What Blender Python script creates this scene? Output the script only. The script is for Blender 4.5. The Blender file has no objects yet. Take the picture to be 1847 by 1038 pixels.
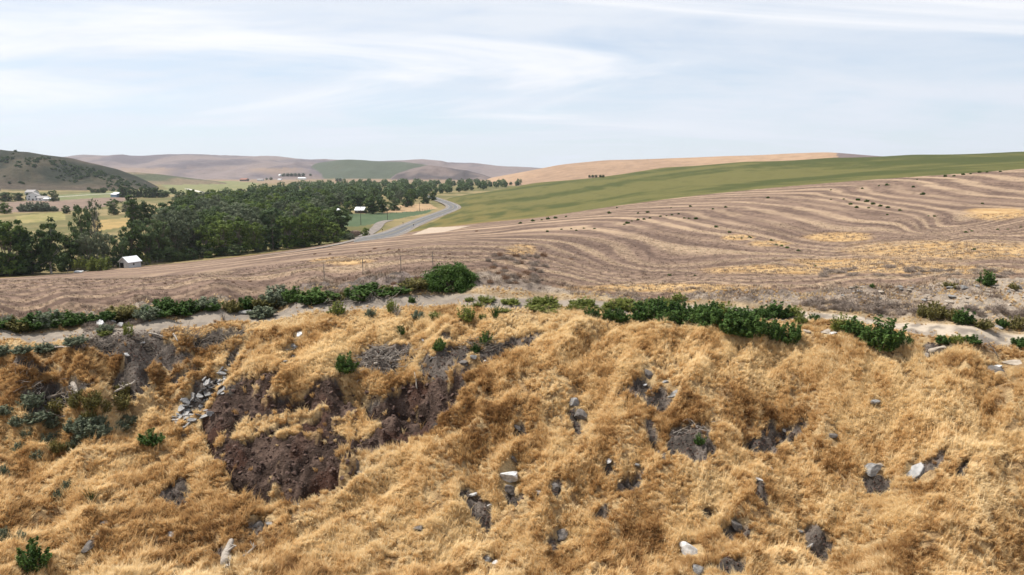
import bpy, bmesh, math, random
import numpy as np

# ------------------------------------------------------------------ camera, sky, sun, exposure
scene = bpy.context.scene
EYE = 32.0                       # metres above the valley floor (z = 0)
FPX = 1271.0                     # focal length in pixels of the 1847 px wide photograph
PITCH = math.radians(9.35)
cam_d = bpy.data.cameras.new('camera')
cam_d.sensor_width = 36.0
cam_d.lens = 36.0 * FPX / 1847.0
cam_d.clip_start = 0.5
cam_d.clip_end = 40000.0
cam = bpy.data.objects.new('camera', cam_d)
scene.collection.objects.link(cam)
cam.location = (0, 0, EYE)
cam.rotation_euler = (math.radians(90) - PITCH, 0, 0)
scene.camera = cam

SUN_ELEV = math.radians(59)
SUN_AZ = math.radians(-74)       # measured from +Y (view direction) towards +X
sun_dir = np.array([math.cos(SUN_ELEV) * math.sin(SUN_AZ), math.cos(SUN_ELEV) * math.cos(SUN_AZ), math.sin(SUN_ELEV)])
sun_d = bpy.data.lights.new('sun', 'SUN')
sun_d.energy = 5.0
sun_d.angle = math.radians(0.55)
sun_d.color = (1.0, 0.94, 0.85)
sun = bpy.data.objects.new('sun', sun_d)
scene.collection.objects.link(sun)
from mathutils import Vector
sun.rotation_euler = Vector(sun_dir).to_track_quat('Z', 'Y').to_euler()
sun.location = (0, 0, 400)

world = bpy.data.worlds.new('World')
scene.world = world
world.use_nodes = True
wt = world.node_tree
wt.nodes.clear()


class NT:
    """small helper to write node trees"""
    def __init__(s, tree):
        s.t = tree
    def n(s, typ, **kw):
        nd = s.t.nodes.new(typ)
        for k, v in kw.items():
            if k.startswith('i_'):
                key = k[2:]
                key = int(key) if key.isdigit() else key.replace('_', ' ')
                if isinstance(v, bpy.types.NodeSocket):
                    s.t.links.new(v, nd.inputs[key])
                else:
                    nd.inputs[key].default_value = v
            else:
                setattr(nd, k, v)
        return nd
    def l(s, a, b):
        s.t.links.new(a, b)
    def math(s, op, a, b=None, c=None, clamp=False):
        nd = s.n('ShaderNodeMath', operation=op, use_clamp=clamp)
        for i, v in enumerate((a, b, c)):
            if v is None:
                continue
            if isinstance(v, bpy.types.NodeSocket):
                s.l(v, nd.inputs[i])
            else:
                nd.inputs[i].default_value = v
        return nd.outputs[0]
    def mix(s, f, a, b):
        nd = s.n('ShaderNodeMix', data_type='RGBA')
        for i, v in ((0, f), (6, a), (7, b)):
            if isinstance(v, bpy.types.NodeSocket):
                s.l(v, nd.inputs[i])
            else:
                nd.inputs[i].default_value = v if i == 0 else (tuple(v) + (1.0,))[:4]
        return nd.outputs[2]
    def noise(s, vec, scale, detail=3.0, rough=0.55, dist=0.0):
        nd = s.n('ShaderNodeTexNoise', i_Scale=scale, i_Detail=detail, i_Roughness=rough, i_Distortion=dist)
        if vec is not None:
            s.l(vec, nd.inputs['Vector'])
        return nd.outputs['Fac']
    def ramp(s, f, lo, hi):
        nd = s.n('ShaderNodeMapRange', i_1=lo, i_2=hi, interpolation_type='SMOOTHSTEP')
        s.l(f, nd.inputs[0])
        return nd.outputs[0]
    def mapping(s, vec, scale=(1, 1, 1), loc=(0, 0, 0), rot=(0, 0, 0)):
        nd = s.n('ShaderNodeMapping', i_Scale=scale, i_Location=loc, i_Rotation=rot)
        s.l(vec, nd.inputs[0])
        return nd.outputs[0]


w = NT(wt)
sky = w.n('ShaderNodeTexSky', sky_type='NISHITA')
sky.sun_disc = False
sky.sun_elevation = SUN_ELEV
sky.sun_rotation = SUN_AZ
sky.altitude = 400
sky.air_density = 1.0
sky.dust_density = 0.6
tc = w.n('ShaderNodeTexCoord')
sep = w.n('ShaderNodeSeparateXYZ')
w.l(tc.outputs['Generated'], sep.inputs[0])
zz = w.math('ADD', w.math('MAXIMUM', sep.outputs[2], 0.0), 0.16)
comb = w.n('ShaderNodeCombineXYZ', i_0=w.math('DIVIDE', sep.outputs[0], zz), i_1=w.math('DIVIDE', sep.outputs[1], zz), i_2=0.0)
pv = comb.outputs[0]
SKY_V, SKY_S = (5.9, 6.6), (0.4, 9.1)
veil = w.ramp(w.noise(w.mapping(pv, (0.42, 0.80, 1), SKY_V + (0,), (0, 0, -.25)), 0.85, 7.0, 0.58, 0.9), 0.36, 0.60)
streak = w.ramp(w.noise(w.mapping(pv, (0.22, 0.70, 1), SKY_S + (0,), (0, 0, 0.06)), 1.1, 7.0, 0.58, 1.2), 0.47, 0.66)
streak = w.math('MULTIPLY', streak, w.ramp(sep.outputs[2], 0.035, 0.09))
fine = w.noise(w.mapping(pv, (0.45, 1.7, 1), (0, 0, 0), (0, 0, 0.1)), 2.0, 6.0, 0.62, 0.5)
lowhaze = w.ramp(sep.outputs[2], 0.15, 0.0)
cov = w.math('MULTIPLY_ADD', fine, 0.62, w.math('MULTIPLY_ADD', veil, 0.46, 0.20))
cov = w.math('MAXIMUM', cov, w.math('MULTIPLY', lowhaze, 0.88), clamp=True)
cov = w.math('MINIMUM', cov, 1.0)
blue = w.n('ShaderNodeVectorMath', operation='MULTIPLY', i_1=(1.08, 1.26, 1.36))
w.l(sky.outputs[0], blue.inputs[0])
base = w.mix(cov, blue.outputs[0], (8.3, 8.8, 9.55))
skyc = w.mix(w.math('MULTIPLY', streak, 0.95), base, (10.4, 10.4, 10.6))
bg = w.n('ShaderNodeBackground', i_Strength=0.068)
w.l(skyc, bg.inputs[0])
wo = w.n('ShaderNodeOutputWorld')
w.l(bg.outputs[0], wo.inputs[0])

vs = scene.view_settings
vs.view_transform = 'Standard'
vs.look = 'None'
vs.exposure = 0.55
vs.gamma = 1.0
vs.use_curve_mapping = False
scene.render.engine = 'CYCLES'
scene.cycles.max_bounces = 6
scene.cycles.diffuse_bounces = 4
scene.cycles.glossy_bounces = 2
scene.cycles.transmission_bounces = 4
scene.cycles.transparent_max_bounces = 6
scene.cycles.volume_bounces = 0

rng = np.random.default_rng(7)
random.seed(7)

# ------------------------------------------------------------------ photo geometry helpers
CP, SP = math.cos(PITCH), math.sin(PITCH)


def ray(px, py):
    """pixel of the photograph -> (X/Y, (Z-EYE)/Y) of its line of sight"""
    px = np.asarray(px, float); py = np.asarray(py, float)
    v = (519.0 - py) / FPX
    d = CP + v * SP
    return (px - 923.5) / FPX / d, (-SP + v * CP) / d


def unproject(px, py, Y):
    u, t = ray(px, py)
    return u * Y, np.asarray(Y, float) + 0 * u, EYE + t * Y


def project(X, Y, Z):
    X = np.asarray(X, float); Y = np.asarray(Y, float); Z = np.asarray(Z, float) - EYE
    dep = Y * CP - Z * SP
    up = Y * SP + Z * CP
    return 923.5 + FPX * X / dep, 519.0 - FPX * up / dep


def _hash(i, j, seed):
    h = (i.astype(np.int64) * 374761393 + j.astype(np.int64) * 668265263 + seed * 1442695041) & 0xffffffff
    h = ((h ^ (h >> 13)) * 1274126177) & 0xffffffff
    h = h ^ (h >> 16)
    return (h & 0xffff) / 65535.0


def vnoise(x, y, seed=0):
    x = np.asarray(x, float); y = np.asarray(y, float)
    i = np.floor(x); j = np.floor(y)
    fx = x - i; fy = y - j
    fx = fx * fx * fx * (fx * (fx * 6 - 15) + 10); fy = fy * fy * fy * (fy * (fy * 6 - 15) + 10)
    i = i.astype(np.int64); j = j.astype(np.int64)
    a = _hash(i, j, seed); b = _hash(i + 1, j, seed); c = _hash(i, j + 1, seed); d = _hash(i + 1, j + 1, seed)
    return (a + (b - a) * fx) * (1 - fy) + (c + (d - c) * fx) * fy


def fbm(x, y, oct=4, seed=0, gain=0.5):
    s = 0; a = 1.0; n = 0
    for k in range(oct):
        s = s + a * vnoise(x * 2 ** k + 17.3 * k, y * 2 ** k - 9.1 * k, seed + k)
        n += a; a *= gain
    return s / n


def sstep(a, b, x):
    t = np.clip((np.asarray(x, float) - a) / (b - a), 0, 1)
    return t * t * (3 - 2 * t)


def smax(a, b, k):
    return 0.5 * (a + b + np.sqrt((a - b) ** 2 + k * k)) 


class RBF:
    def __init__(s, P, v, c=0.02, smooth=1e-6):
        s.P = np.asarray(P, float); s.c = c
        n = len(s.P)
        D = np.sqrt(((s.P[:, None] - s.P[None]) ** 2).sum(-1) + c * c)
        A = np.zeros((n + 3, n + 3))
        A[:n, :n] = D - smooth * np.eye(n)
        A[:n, n] = 1; A[:n, n + 1:] = s.P
        A[n:, :n] = A[:n, n:].T
        b = np.zeros(n + 3); b[:n] = v
        s.w = np.linalg.solve(A, b)
    def __call__(s, a, b):
        sh = np.shape(a); a = np.ravel(a); b = np.ravel(b)
        n = len(s.P); out = s.w[n] + s.w[n + 1] * a + s.w[n + 2] * b
        for k in range(n):
            out = out + s.w[k] * np.sqrt((a - s.P[k, 0]) ** 2 + (b - s.P[k, 1]) ** 2 + s.c ** 2)
        return out.reshape(sh)


# ------------------------------------------------------------------ the land: heights
# sight points on the near land (pixel x, pixel y, distance ahead in metres)
LAND = [
 # foot and face of the grass bank
 (-150,1038,25),(100,1038,24.5),(350,1038,24.6),(600,1038,24.8),(900,1038,25.2),(1200,1038,25.6),(1500,1038,25.8),(1847,1038,26),(2000,1038,26),
 (-150,890,29),(20,890,29),(160,895,29),(300,902,29.2),(450,912,29.0),(600,915,28.8),(750,900,29.2),
 (900,800,32),(900,700,36),(900,640,38.6),(900,600,41),(900,900,28.9),(1050,960,27.4),(1050,800,32),(1050,680,37.0),(1050,600,40.6),
 (1200,800,31.6),(1200,900,28.8),(1200,700,35.6),(1200,625,38.6),(1380,740,34.0),(1380,690,36.0),(1380,820,31.2),(1370,635,37.6),
 (1550,800,31.6),(1550,900,29),(1550,710,34.3),(1550,645,36.4),(1750,800,31.4),(1750,900,28.8),(1750,700,34.2),(1750,645,35.8),
 (2000,800,31.2),(2000,660,35.4),(2000,620,37),
 # gully on the left, its far wall and the bench above
 (-150,800,33.2),(20,820,32.8),(100,770,34.6),(220,790,34.2),(310,800,33.8),(230,720,36.9),(300,730,37.3),(360,735,37.3),
 (0,720,35.0),(-150,720,35.0),(120,705,35.9),(240,670,37.7),(330,660,39.3),
 (430,640,40.4),(500,620,40.6),
 # the dark soil scoop
 (395,820,33.0),(372,800,34.0),(430,885,29.9),(540,895,29.6),(640,860,30.6),(740,810,32.2),(830,745,34.4),
 (440,700,37.6),(470,680,37.6),(520,690,37.2),(580,690,37.1),(600,720,36.4),(560,760,35.4),(500,800,34.0),(470,840,32.6),(560,850,32.2),
 (650,740,36.2),(700,690,37.0),(800,670,37.4),(720,745,35.8),(640,800,33.8),
 (560,640,39.4),(560,600,41.6),(650,640,39.4),(700,605,41.2),(770,640,39.3),
 # the bench with the track
 (600,570,43.2),(600,552,45.6),(800,565,43.6),(800,545,47),
 (1000,560,44.8),(1000,548,47.2),(1200,580,42.6),(1200,556,45.8),(1400,600,39.7),(1400,562,45.0),(1600,605,38.9),(1600,577,42.6),(1847,622,37.4),(1847,592,40.6),(2000,625,37),(2000,592,40.4),
 # bank top and the stubble field
 (-150,562,42.6),(0,558,43.0),(120,552,44.3),(250,541,46.0),(400,528,48.0),(550,508,49.6),(700,492,51.4),(800,484,53),
 (900,492,52),(1000,515,50),(1100,527,48.6),(1250,526,48.4),(1400,520,48.6),(1550,514,48.6),(1700,506,49),(1800,500,49.6),(1900,497,50),(2050,495,50),
 (-150,525,85),(0,529,80),(230,519,75),(450,500,70),(620,470,85),(830,440,110),(830,465,66),(1050,430,110),(1050,485,60),
 (1250,440,85),(1250,400,130),(1250,490,60),(1500,450,75),(1500,400,110),(1500,360,170),(1500,485,60),
 (1847,430,80),(1847,370,130),(1847,340,180),(1847,470,60),(2100,430,80),(2100,340,170),(2100,470,60),
 (0,514,128),(230,500,125),(450,481,135),(620,452,150),(-150,515,128),
 (-150,504,206),(0,503,206),(230,485,236),(450,462,262),(620,437,318),(830,407,330),(970,393,325),(1050,381,320),(1250,354,290),(1500,330,270),(1847,305,250),(2100,290,240),
 # the green field to its crest
 (850,398,390),(832,376,590),(835,353,850),(900,345,850),(970,360,600),(970,330,1000),(1200,330,550),(1200,303,900),(1350,293,850),(1500,310,480),(1500,285.5,750),
 (1650,280,720),(1847,290,450),(1847,275,700),(2100,268,650),(2100,285,400),
]
# points under the valley floor or behind the crest, where this landform has ended
SUNK = [(px, Y, EYE + z) for px, lip, foot in ((-300,36.4,40.8),(-150,36.5,41.0),(0,36.7,41.3),(100,37.0,42.1),(200,38.9,43.1),(300,40.8,44.3),(400,42.6,45.7),(490,43.9,46.7)) for Y, z in ((lip,-9.62),((lip+foot)/2,-9.45),(foot,-9.35))] + [(-150,300,-12),(0,300,-12),(230,330,-12),(450,370,-12),(600,420,-10),(700,480,-6),(700,800,-12),(780,1000,-14),(800,1400,-14),(-150,600,-25),(300,600,-25),(500,700,-25),
 (0,1000,-30),(500,1000,-30),(970,1500,-10),(1200,1300,5),(1350,1200,8),(1500,1100,14),(1847,1050,18),(2100,1000,18),
 (0,2500,-60),(600,2500,-60),(1200,2500,-50),(1847,2500,-40),(0,7000,-60),(923,7000,-60),(1847,7000,-60)]
pts, val = [], []
KU = 2.6
for (px, py, Y) in LAND:
    u, t = ray(px, py)
    pts.append((KU * u, math.log(Y))); val.append(t)
for (px, Y, z) in SUNK:
    u, _ = ray(px, 320)
    pts.append((KU * u, math.log(Y))); val.append((z - EYE) / Y)
land_rbf = RBF(pts, val, 0.035)


def curve(tab, col=1):
    """table of (px, value) -> smooth function of u"""
    a = np.array(tab, float)
    us = ray(a[:, 0], 320)[0]
    ug = np.linspace(-2.2, 2.2, 1761)
    vg = np.interp(ug, us, a[:, col])
    k = np.hanning(19); k /= k.sum()
    vg = np.convolve(np.pad(vg, 9, 'edge'), k, 'valid')
    return lambda u: np.interp(u, ug, vg)


class Hill:
    """crest table: (px, py of the crest, crest distance, front foot distance, back foot distance)"""
    def __init__(s, name, tab, foot=-6.0, power=1.0, rough=0.0, nscale=100.0, seed=0):
        s.name = name; s.foot = foot; s.rough = rough; s.ns = nscale; s.seed = seed; s.power = power
        s.t = curve([(p[0], float(ray(p[0], p[1])[1])) for p in tab])
        s.yc = curve([(p[0], p[2]) for p in tab]); s.yf = curve([(p[0], p[3]) for p in tab]); s.yb = curve([(p[0], p[4]) for p in tab])
    def __call__(s, u, Y):
        yc, yf, yb = s.yc(u), s.yf(u), s.yb(u)
        zc = EYE + s.t(u) * yc
        f = np.clip((Y - yf) / (yc - yf), 0, 1)
        g = np.clip((yb - Y) / (yb - yc), 0, 1)
        f = np.where(Y < yc, f, g)
        f = f * f * (3 - 2 * f)
        f = f ** s.power
        z = s.foot + (zc - s.foot) * f
        z = np.where((Y < yf) | (Y > yb), -40, z)
        if s.rough:
            X = u * Y
            n = fbm(X / s.ns, Y / s.ns, 4, s.seed)
            rid = 1 - np.abs(2 * fbm(X / (s.ns * .8) + 5, Y / (s.ns * 2.4), 3, s.seed + 9) - 1) * 2
            z = z + s.rough * ((n - .5) * 1.2 + (rid - .6) * .5) * np.clip((z - s.foot) / 30, 0, 1) * (1 - 0.75 * np.clip(f, 0, 1) ** 4)
        return z


HILLS = [
 Hill('scrubby_hill', [(-900,215,1500,1050,2100),(-300,235,1500,1080,2000),(0,268,1480,1110,1900),(70,277,1470,1120,1850),(130,287,1460,1130,1850),(180,297,1450,1140,1850),(220,308,1440,1150,1800),(255,322,1430,1160,1750),(285,338,1420,1180,1700),(310,356,1410,1200,1600),(360,400,1400,1250,1500),(2400,400,1400,1250,1500)], rough=16, nscale=130, seed=3),
 Hill('green_spur', [(-900,400,1900,1600,2500),(120,330,1900,1600,2500),(180,312,1900,1600,2500),(240,310,1900,1600,2500),(300,316,1900,1600,2500),(340,321,1900,1600,2500),(400,329,1900,1650,2400),(450,342,1900,1700,2200),(2400,420,1900,1700,2200)], rough=10, nscale=150, seed=8),
 Hill('rolling_hills', [(-900,270,4600,2700,7000),(0,290,4600,2700,7000),(110,285,4600,2700,7000),(150,279,4600,2600,7000),(200,280,4600,2600,7000),(250,284,4700,2600,7000),(290,280,4800,2500,7000),(360,280,4800,2500,7000),(430,283,4800,2500,7000),(500,284,4700,2500,7000),(545,288,4500,2500,7000),(600,289,4600,2700,7000),(660,290,4700,2700,7000),(760,290,4800,2900,7200),(830,296,4800,3200,7200),(950,305,4800,3300,7200),(1050,312,4800,3300,7000),(1400,312,4800,3300,7000),(2400,300,4800,3300,7000)], rough=60, nscale=520, seed=21),
 Hill('green_hill', [(-900,420,3600,2900,4600),(480,420,3600,2900,4600),(560,297,3600,2900,4600),(620,287,3600,2800,4600),(680,291,3600,2800,4600),(740,294,3500,2800,4600),(800,303,3400,2800,4500),(870,330,3400,2900,4500),(920,420,3400,2900,4500),(2400,420,3400,2900,4500)], rough=34, nscale=380, seed=33),
 Hill('rocky_hill', [(-900,420,2900,2500,3600),(660,420,2900,2500,3600),(700,318,2900,2500,3600),(745,303,2900,2450,3600),(775,297,2900,2450,3600),(815,304,2900,2450,3600),(860,312,2900,2500,3600),(910,330,2900,2500,3600),(960,420,2900,2550,3600),(2400,420,2900,2500,3600)], rough=26, nscale=160, seed=41),
 Hill('tan_hill', [(-900,420,1900,1300,2600),(800,420,2100,1500,2700),(870,324,2100,1500,2700),(905,317.5,2100,1450,2700),(960,307,2100,1350,2700),(1010,297.5,2050,1250,2700),(1090,290,2000,1200,2700),(1200,287,1950,1150,2700),(1330,281,1850,1100,2600),(1420,276.5,1800,1050,2500),(1490,275,1750,1050,2500),(1540,278.5,1750,1050,2500),(1600,283,1750,1050,2500),(1800,284,1750,1050,2500),(2400,290,1750,1050,2500)], rough=12, nscale=330, seed=52),
]

# curves of distance that bound the regions, as functions of u
y_banktop = curve([(-900,42),(-150,41.8),(0,43.0),(120,44.3),(250,46.0),(400,48.0),(550,49.6),(700,51.4),(800,53),(900,52),(1000,50),(1100,48.6),(1250,48.4),(1400,48.6),(1550,48.6),(1700,49),(1800,49.6),(1900,50),(2700,50)])
y_crop = curve([(-900,206),(0,206),(230,236),(450,262),(620,318),(760,330),(830,330),(970,325),(1050,320),(1250,290),(1500,270),(1847,250),(2100,240),(2700,240)])


def zland(u, Y):
    """height of the ground (no small lumps) and which layer is on top"""
    near = EYE + land_rbf(KU * u, np.log(Y)) * Y
    X = u * Y
    floor = 0.35 * (fbm(X / 60, Y / 60, 3, 77) - .5) + 0 * Y
    z = smax(near, floor, 0.9)
    who = np.where(near > floor, 0, 1)
    top = np.maximum(near, floor)
    for k, h in enumerate(HILLS):
        hz = h(u, Y)
        who = np.where(hz > top + .2, k + 2, who)
        top = np.maximum(top, hz)
        z = np.where(hz > z - 20, smax(z, hz, 1.2), z)
    return z, who

# ------------------------------------------------------------------ the land: fine grid, lumps, colours
def inpoly(px, py, poly):
    px = np.asarray(px, float); py = np.asarray(py, float)
    ins = np.zeros(np.shape(px), bool)
    n = len(poly)
    for i in range(n):
        x0, y0 = poly[i]; x1, y1 = poly[(i + 1) % n]
        if y0 == y1:
            continue
        c = ((y0 > py) != (y1 > py)) & (px < (x1 - x0) * (py - y0) / (y1 - y0) + x0)
        ins ^= c
    return ins


def polydist(x, y, line):
    """distance to a polyline"""
    d = np.full(np.shape(x), 1e9)
    for (x0, y0), (x1, y1) in zip(line[:-1], line[1:]):
        vx, vy = x1 - x0, y1 - y0
        t = np.clip(((x - x0) * vx + (y - y0) * vy) / (vx * vx + vy * vy), 0, 1)
        d = np.minimum(d, np.hypot(x - x0 - t * vx, y - y0 - t * vy))
    return d


ug = np.concatenate([-np.geomspace(2.0, 0.80, 36), np.linspace(-0.795, 0.795, 640), np.geomspace(0.80, 2.0, 36)])
Yg = np.concatenate([np.linspace(8, 21, 20), np.arange(21.5, 55, 0.13), np.geomspace(55.1, 340, 190), np.geomspace(343, 8000, 190)])
U, YY = np.meshgrid(ug, Yg)
XX = U * YY
ZZ, WHO = zland(U, YY)
PX0, PY0 = project(XX, YY, ZZ)
Z0 = ZZ.copy()


def zat(X, Y):
    """terrain height at world points (bilinear on the grid)"""
    X = np.asarray(X, float); Y = np.asarray(Y, float)
    fi = np.clip(np.interp(Y, Yg, np.arange(len(Yg))), 0, len(Yg) - 1.001)
    fj = np.clip(np.interp(X / Y, ug, np.arange(len(ug))), 0, len(ug) - 1.001)
    i = fi.astype(int); j = fj.astype(int); a = fi - i; b = fj - j
    return (ZZ[i, j] * (1 - a) * (1 - b) + ZZ[i + 1, j] * a * (1 - b) + ZZ[i, j + 1] * (1 - a) * b + ZZ[i + 1, j + 1] * a * b)


def field_at(F, X, Y):
    i = np.clip(np.rint(np.interp(Y, Yg, np.arange(len(Yg)))).astype(int), 0, len(Yg) - 1)
    j = np.clip(np.rint(np.interp(X / Y, ug, np.arange(len(ug)))).astype(int), 0, len(ug) - 1)
    return F[i, j]


def ground(px, py, ymin=18.0, ymax=7000.0):
    """where the line of sight of a pixel first meets the terrain"""
    u, t = ray(float(px), float(py))
    Ys = np.geomspace(ymin, ymax, 3000)
    z = zat(u * Ys, Ys)
    hit = np.nonzero(z >= EYE + t * Ys)[0]
    k = hit[0] if len(hit) else len(Ys) - 1
    if k > 0 and len(hit):
        a = z[k - 1] - EYE - t * Ys[k - 1]; b = z[k] - EYE - t * Ys[k]
        Y = Ys[k - 1] + (Ys[k] - Ys[k - 1]) * (-a / (b - a + 1e-12))
    else:
        Y = Ys[k]
    return np.array([u * Y, Y, float(zat(u * Y, Y))])


near = YY < 56
# soil patches on the bank bare between the grass; some paint gully wall and rock shade: blobs (px, py, rx, ry, turn)
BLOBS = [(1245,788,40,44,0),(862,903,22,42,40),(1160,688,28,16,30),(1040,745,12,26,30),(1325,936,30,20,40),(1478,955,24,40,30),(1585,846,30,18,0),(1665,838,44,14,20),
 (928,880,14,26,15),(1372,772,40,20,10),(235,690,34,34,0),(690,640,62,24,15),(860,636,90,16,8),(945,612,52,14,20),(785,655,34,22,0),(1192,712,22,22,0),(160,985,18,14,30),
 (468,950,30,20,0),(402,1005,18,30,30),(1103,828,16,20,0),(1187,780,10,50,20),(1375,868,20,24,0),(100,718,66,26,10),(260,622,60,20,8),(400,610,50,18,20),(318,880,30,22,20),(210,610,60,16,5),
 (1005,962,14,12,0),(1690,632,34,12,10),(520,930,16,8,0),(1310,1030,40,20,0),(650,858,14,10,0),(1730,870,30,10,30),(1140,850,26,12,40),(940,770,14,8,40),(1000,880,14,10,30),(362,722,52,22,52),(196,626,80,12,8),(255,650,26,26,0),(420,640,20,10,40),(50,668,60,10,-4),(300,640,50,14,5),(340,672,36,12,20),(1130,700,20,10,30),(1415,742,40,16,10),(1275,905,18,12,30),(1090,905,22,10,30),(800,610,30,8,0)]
SCOOP = [[(362,806),(368,770),(388,735),(415,705),(450,682),(485,668),(505,676),(478,700),(462,714),(510,718),(556,706),(574,680),(600,690),(640,712),(684,700),(740,684),(790,672),(845,664),(850,690),(820,738),(745,786),(700,812),(662,830),(640,856),(590,876),(540,890),(480,890),(430,876),(405,850),(375,830)]]
SCOOP_GRASS = [[(425,792),(450,767),(520,750),(575,737),(600,742),(560,765),(500,784),(440,812)], [(600,760),(650,745),(690,770),(660,790),(610,785)]]


def soil_shade_mask(px, py, X, Y):
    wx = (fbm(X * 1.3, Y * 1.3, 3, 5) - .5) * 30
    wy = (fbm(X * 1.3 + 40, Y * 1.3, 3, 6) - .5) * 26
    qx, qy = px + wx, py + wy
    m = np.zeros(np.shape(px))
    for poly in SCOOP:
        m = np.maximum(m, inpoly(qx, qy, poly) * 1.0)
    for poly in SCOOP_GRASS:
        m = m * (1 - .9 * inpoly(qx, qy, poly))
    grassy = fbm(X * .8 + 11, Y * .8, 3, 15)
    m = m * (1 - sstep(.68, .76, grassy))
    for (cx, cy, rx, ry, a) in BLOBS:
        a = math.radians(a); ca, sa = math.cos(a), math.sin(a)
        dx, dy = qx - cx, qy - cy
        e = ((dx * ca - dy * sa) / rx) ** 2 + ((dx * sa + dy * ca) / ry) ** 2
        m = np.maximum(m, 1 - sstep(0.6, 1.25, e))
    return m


TRACK_PX = [(-240,628),(-100,620),(60,611),(200,598),(330,584),(430,573),(520,562),(600,554),(700,547),(800,545),(900,548),(1000,552),(1100,556),(1230,560),(1350,566),(1430,570),(1500,572),(1570,581),(1650,592),(1760,602),(1847,610),(2000,618),(2150,622)]
TRACK = [tuple(ground(p[0], p[1], 33.0, 80.0)[:2]) for p in TRACK_PX]
SOIL_SHADE = np.where(near, soil_shade_mask(PX0, PY0, XX, YY), 0)
SCOOPM = np.zeros_like(SOIL_SHADE)
for poly in SCOOP:
    SCOOPM = np.maximum(SCOOPM, inpoly(PX0 + (fbm(XX * 1.3, YY * 1.3, 3, 5) - .5) * 46, PY0, poly) * 1.0)
TD = polydist(XX, YY, TRACK)
trackw = np.interp(PX0, [500, 900, 1350, 1500], [.95, 1.1, 1.0, .85]) + 0.8 * (fbm(XX / 2.5, YY / 2.5, 2, 61) - .5)
TRK = np.where(near, 1 - sstep(trackw - .25, trackw + .3, TD), 0)
bt = y_banktop(U)
face = np.where(near, sstep(2.1, 4.2, TD) * (YY < bt - 2.0), 0)          # rough ground: everything but the track and the field
on_bank = face * (YY < np.interp(XX, [p[0] for p in TRACK], [p[1] for p in TRACK]))
hump = fbm(XX / 1.5, YY / 1.5, 3, 31) - .5
hump2 = 1 - 2 * np.abs(fbm(XX / 0.9 + 3, YY / 1.3, 3, 37) - .5)
gul = fbm((XX * .8 - YY * .6) / 1.25, (YY * .8 + XX * .6) / 5.0, 3, 43) - .5   # folds running down the face
tuss = fbm(XX / .62 + 7, YY / .62, 2, 47) - .5
LUMP = on_bank * (1.25 * gul + 0.55 * hump + 0.22 * (hump2 - .7) + .36 * tuss)
rock = np.abs(fbm(XX / .38, YY / .38, 3, 91, .6) - .5)
clod = fbm(XX / .6, YY / .6, 3, 95) - .5
LUMP += np.where(near, SOIL_SHADE * (0.85 * rock + .50 * clod - .30), 0)
# the scoop's foot is undercut
foot_line = polydist(PX0, PY0, [(425,868),(480,890),(545,892),(600,878),(645,856)])
LUMP += np.where(near, -1.35 * np.exp(-(foot_line / 11) ** 2) * sstep(-2, 2, 905 - PY0), 0)
# the scoop bulges above its undercut foot, and a rim stands over its upper hollow
LUMP += np.where(near, .75 * np.exp(-(((PX0 - 545) / 75) ** 2 + ((PY0 - 828) / 30) ** 2)) + .5 * np.exp(-(((PX0 - 410) / 26) ** 2 + ((PY0 - 765) / 50) ** 2)), 0)
LUMP += np.where(near, -.6 * np.exp(-(polydist(PX0, PY0, [(455,735),(520,728),(570,715)]) / 13) ** 2), 0)
# broad spurs and gullies down the face, and a deeper floor in the gully
spur = fbm((XX * .82 - YY * .57) / 4.2, (YY * .82 + XX * .57) / 15, 2, 45) - .5
LUMP += on_bank * 2.3 * spur * sstep(700, 900, PX0) * sstep(1060, 960, PY0)
LUMP += np.where(near, -.7 * np.exp(-(((PX0 - 140) / 150) ** 2 + ((PY0 - 775) / 36) ** 2)), 0)
foot2 = polydist(PX0, PY0, [(625,700),(690,728),(760,722),(820,690)])
LUMP += np.where(near, -1.15 * np.exp(-(foot2 / 15) ** 2), 0)
hollow = np.exp(-(((PX0 - 1385) / 60) ** 2 + ((PY0 - 745) / 34) ** 2))
LUMP += np.where(near, -0.75 * hollow, 0)
fold = polydist(PX0, PY0, [(1470,690),(1455,740),(1430,800)])
LUMP += np.where(near, -0.5 * np.exp(-(fold / 26) ** 2), 0)
# far bank of the track: rubbly
rub = np.where(near, sstep(1.9, 2.6, TD) * (YY > np.interp(XX, [p[0] for p in TRACK], [p[1] for p in TRACK])) * sstep(bt + 1.5, bt - .3, YY), 0)
LUMP += rub * (0.5 * (fbm(XX / .9, YY / .9, 3, 71) - .5) + .35 * (np.abs(fbm(XX / .45, YY / .45, 2, 73) - .5)))
# ruts on the track
LUMP += TRK * (-0.05 * np.exp(-((TD - .8) / .25) ** 2) + .04 * (fbm(XX / .5, YY / .5, 2, 99) - .5))
# stubble field: low undulation
fld = (YY > bt - .5) & (YY < y_crop(U)) & (WHO == 0)
LUMP += np.where(fld & (YY < 120), .14 * (fbm(XX / .8, YY / .8, 3, 81) - .5) + .10 * (fbm(XX / 6, YY / 6, 2, 83) - .5), 0) * sstep(130, 60, YY)
LUMP *= 1 - .85 * sstep(2.6, 1.5, TD) * near
ZZ = ZZ + LUMP
PXG, PYG = project(XX, YY, ZZ)


def on_floor(poly):
    """pixel polygon -> world xy polygon on the valley floor"""
    u, t = ray([p[0] for p in poly], [p[1] for p in poly])
    Y = -EYE / t
    return list(zip(u * Y, Y))


# ---- colours (albedo) per vertex
def C(*c):
    return np.array(c, float)


def lerp(a, b, f):
    return a + (b - a) * f[..., None]


sh = XX.shape
COL = np.ones(sh + (3,)) * C(.25, .165, .085)
n1 = fbm(XX / 3.1, YY / 3.1, 4, 101); n2 = fbm(XX / .7, YY / .7, 3, 103); n3 = fbm(XX / 14, YY / 14, 3, 107)
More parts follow.
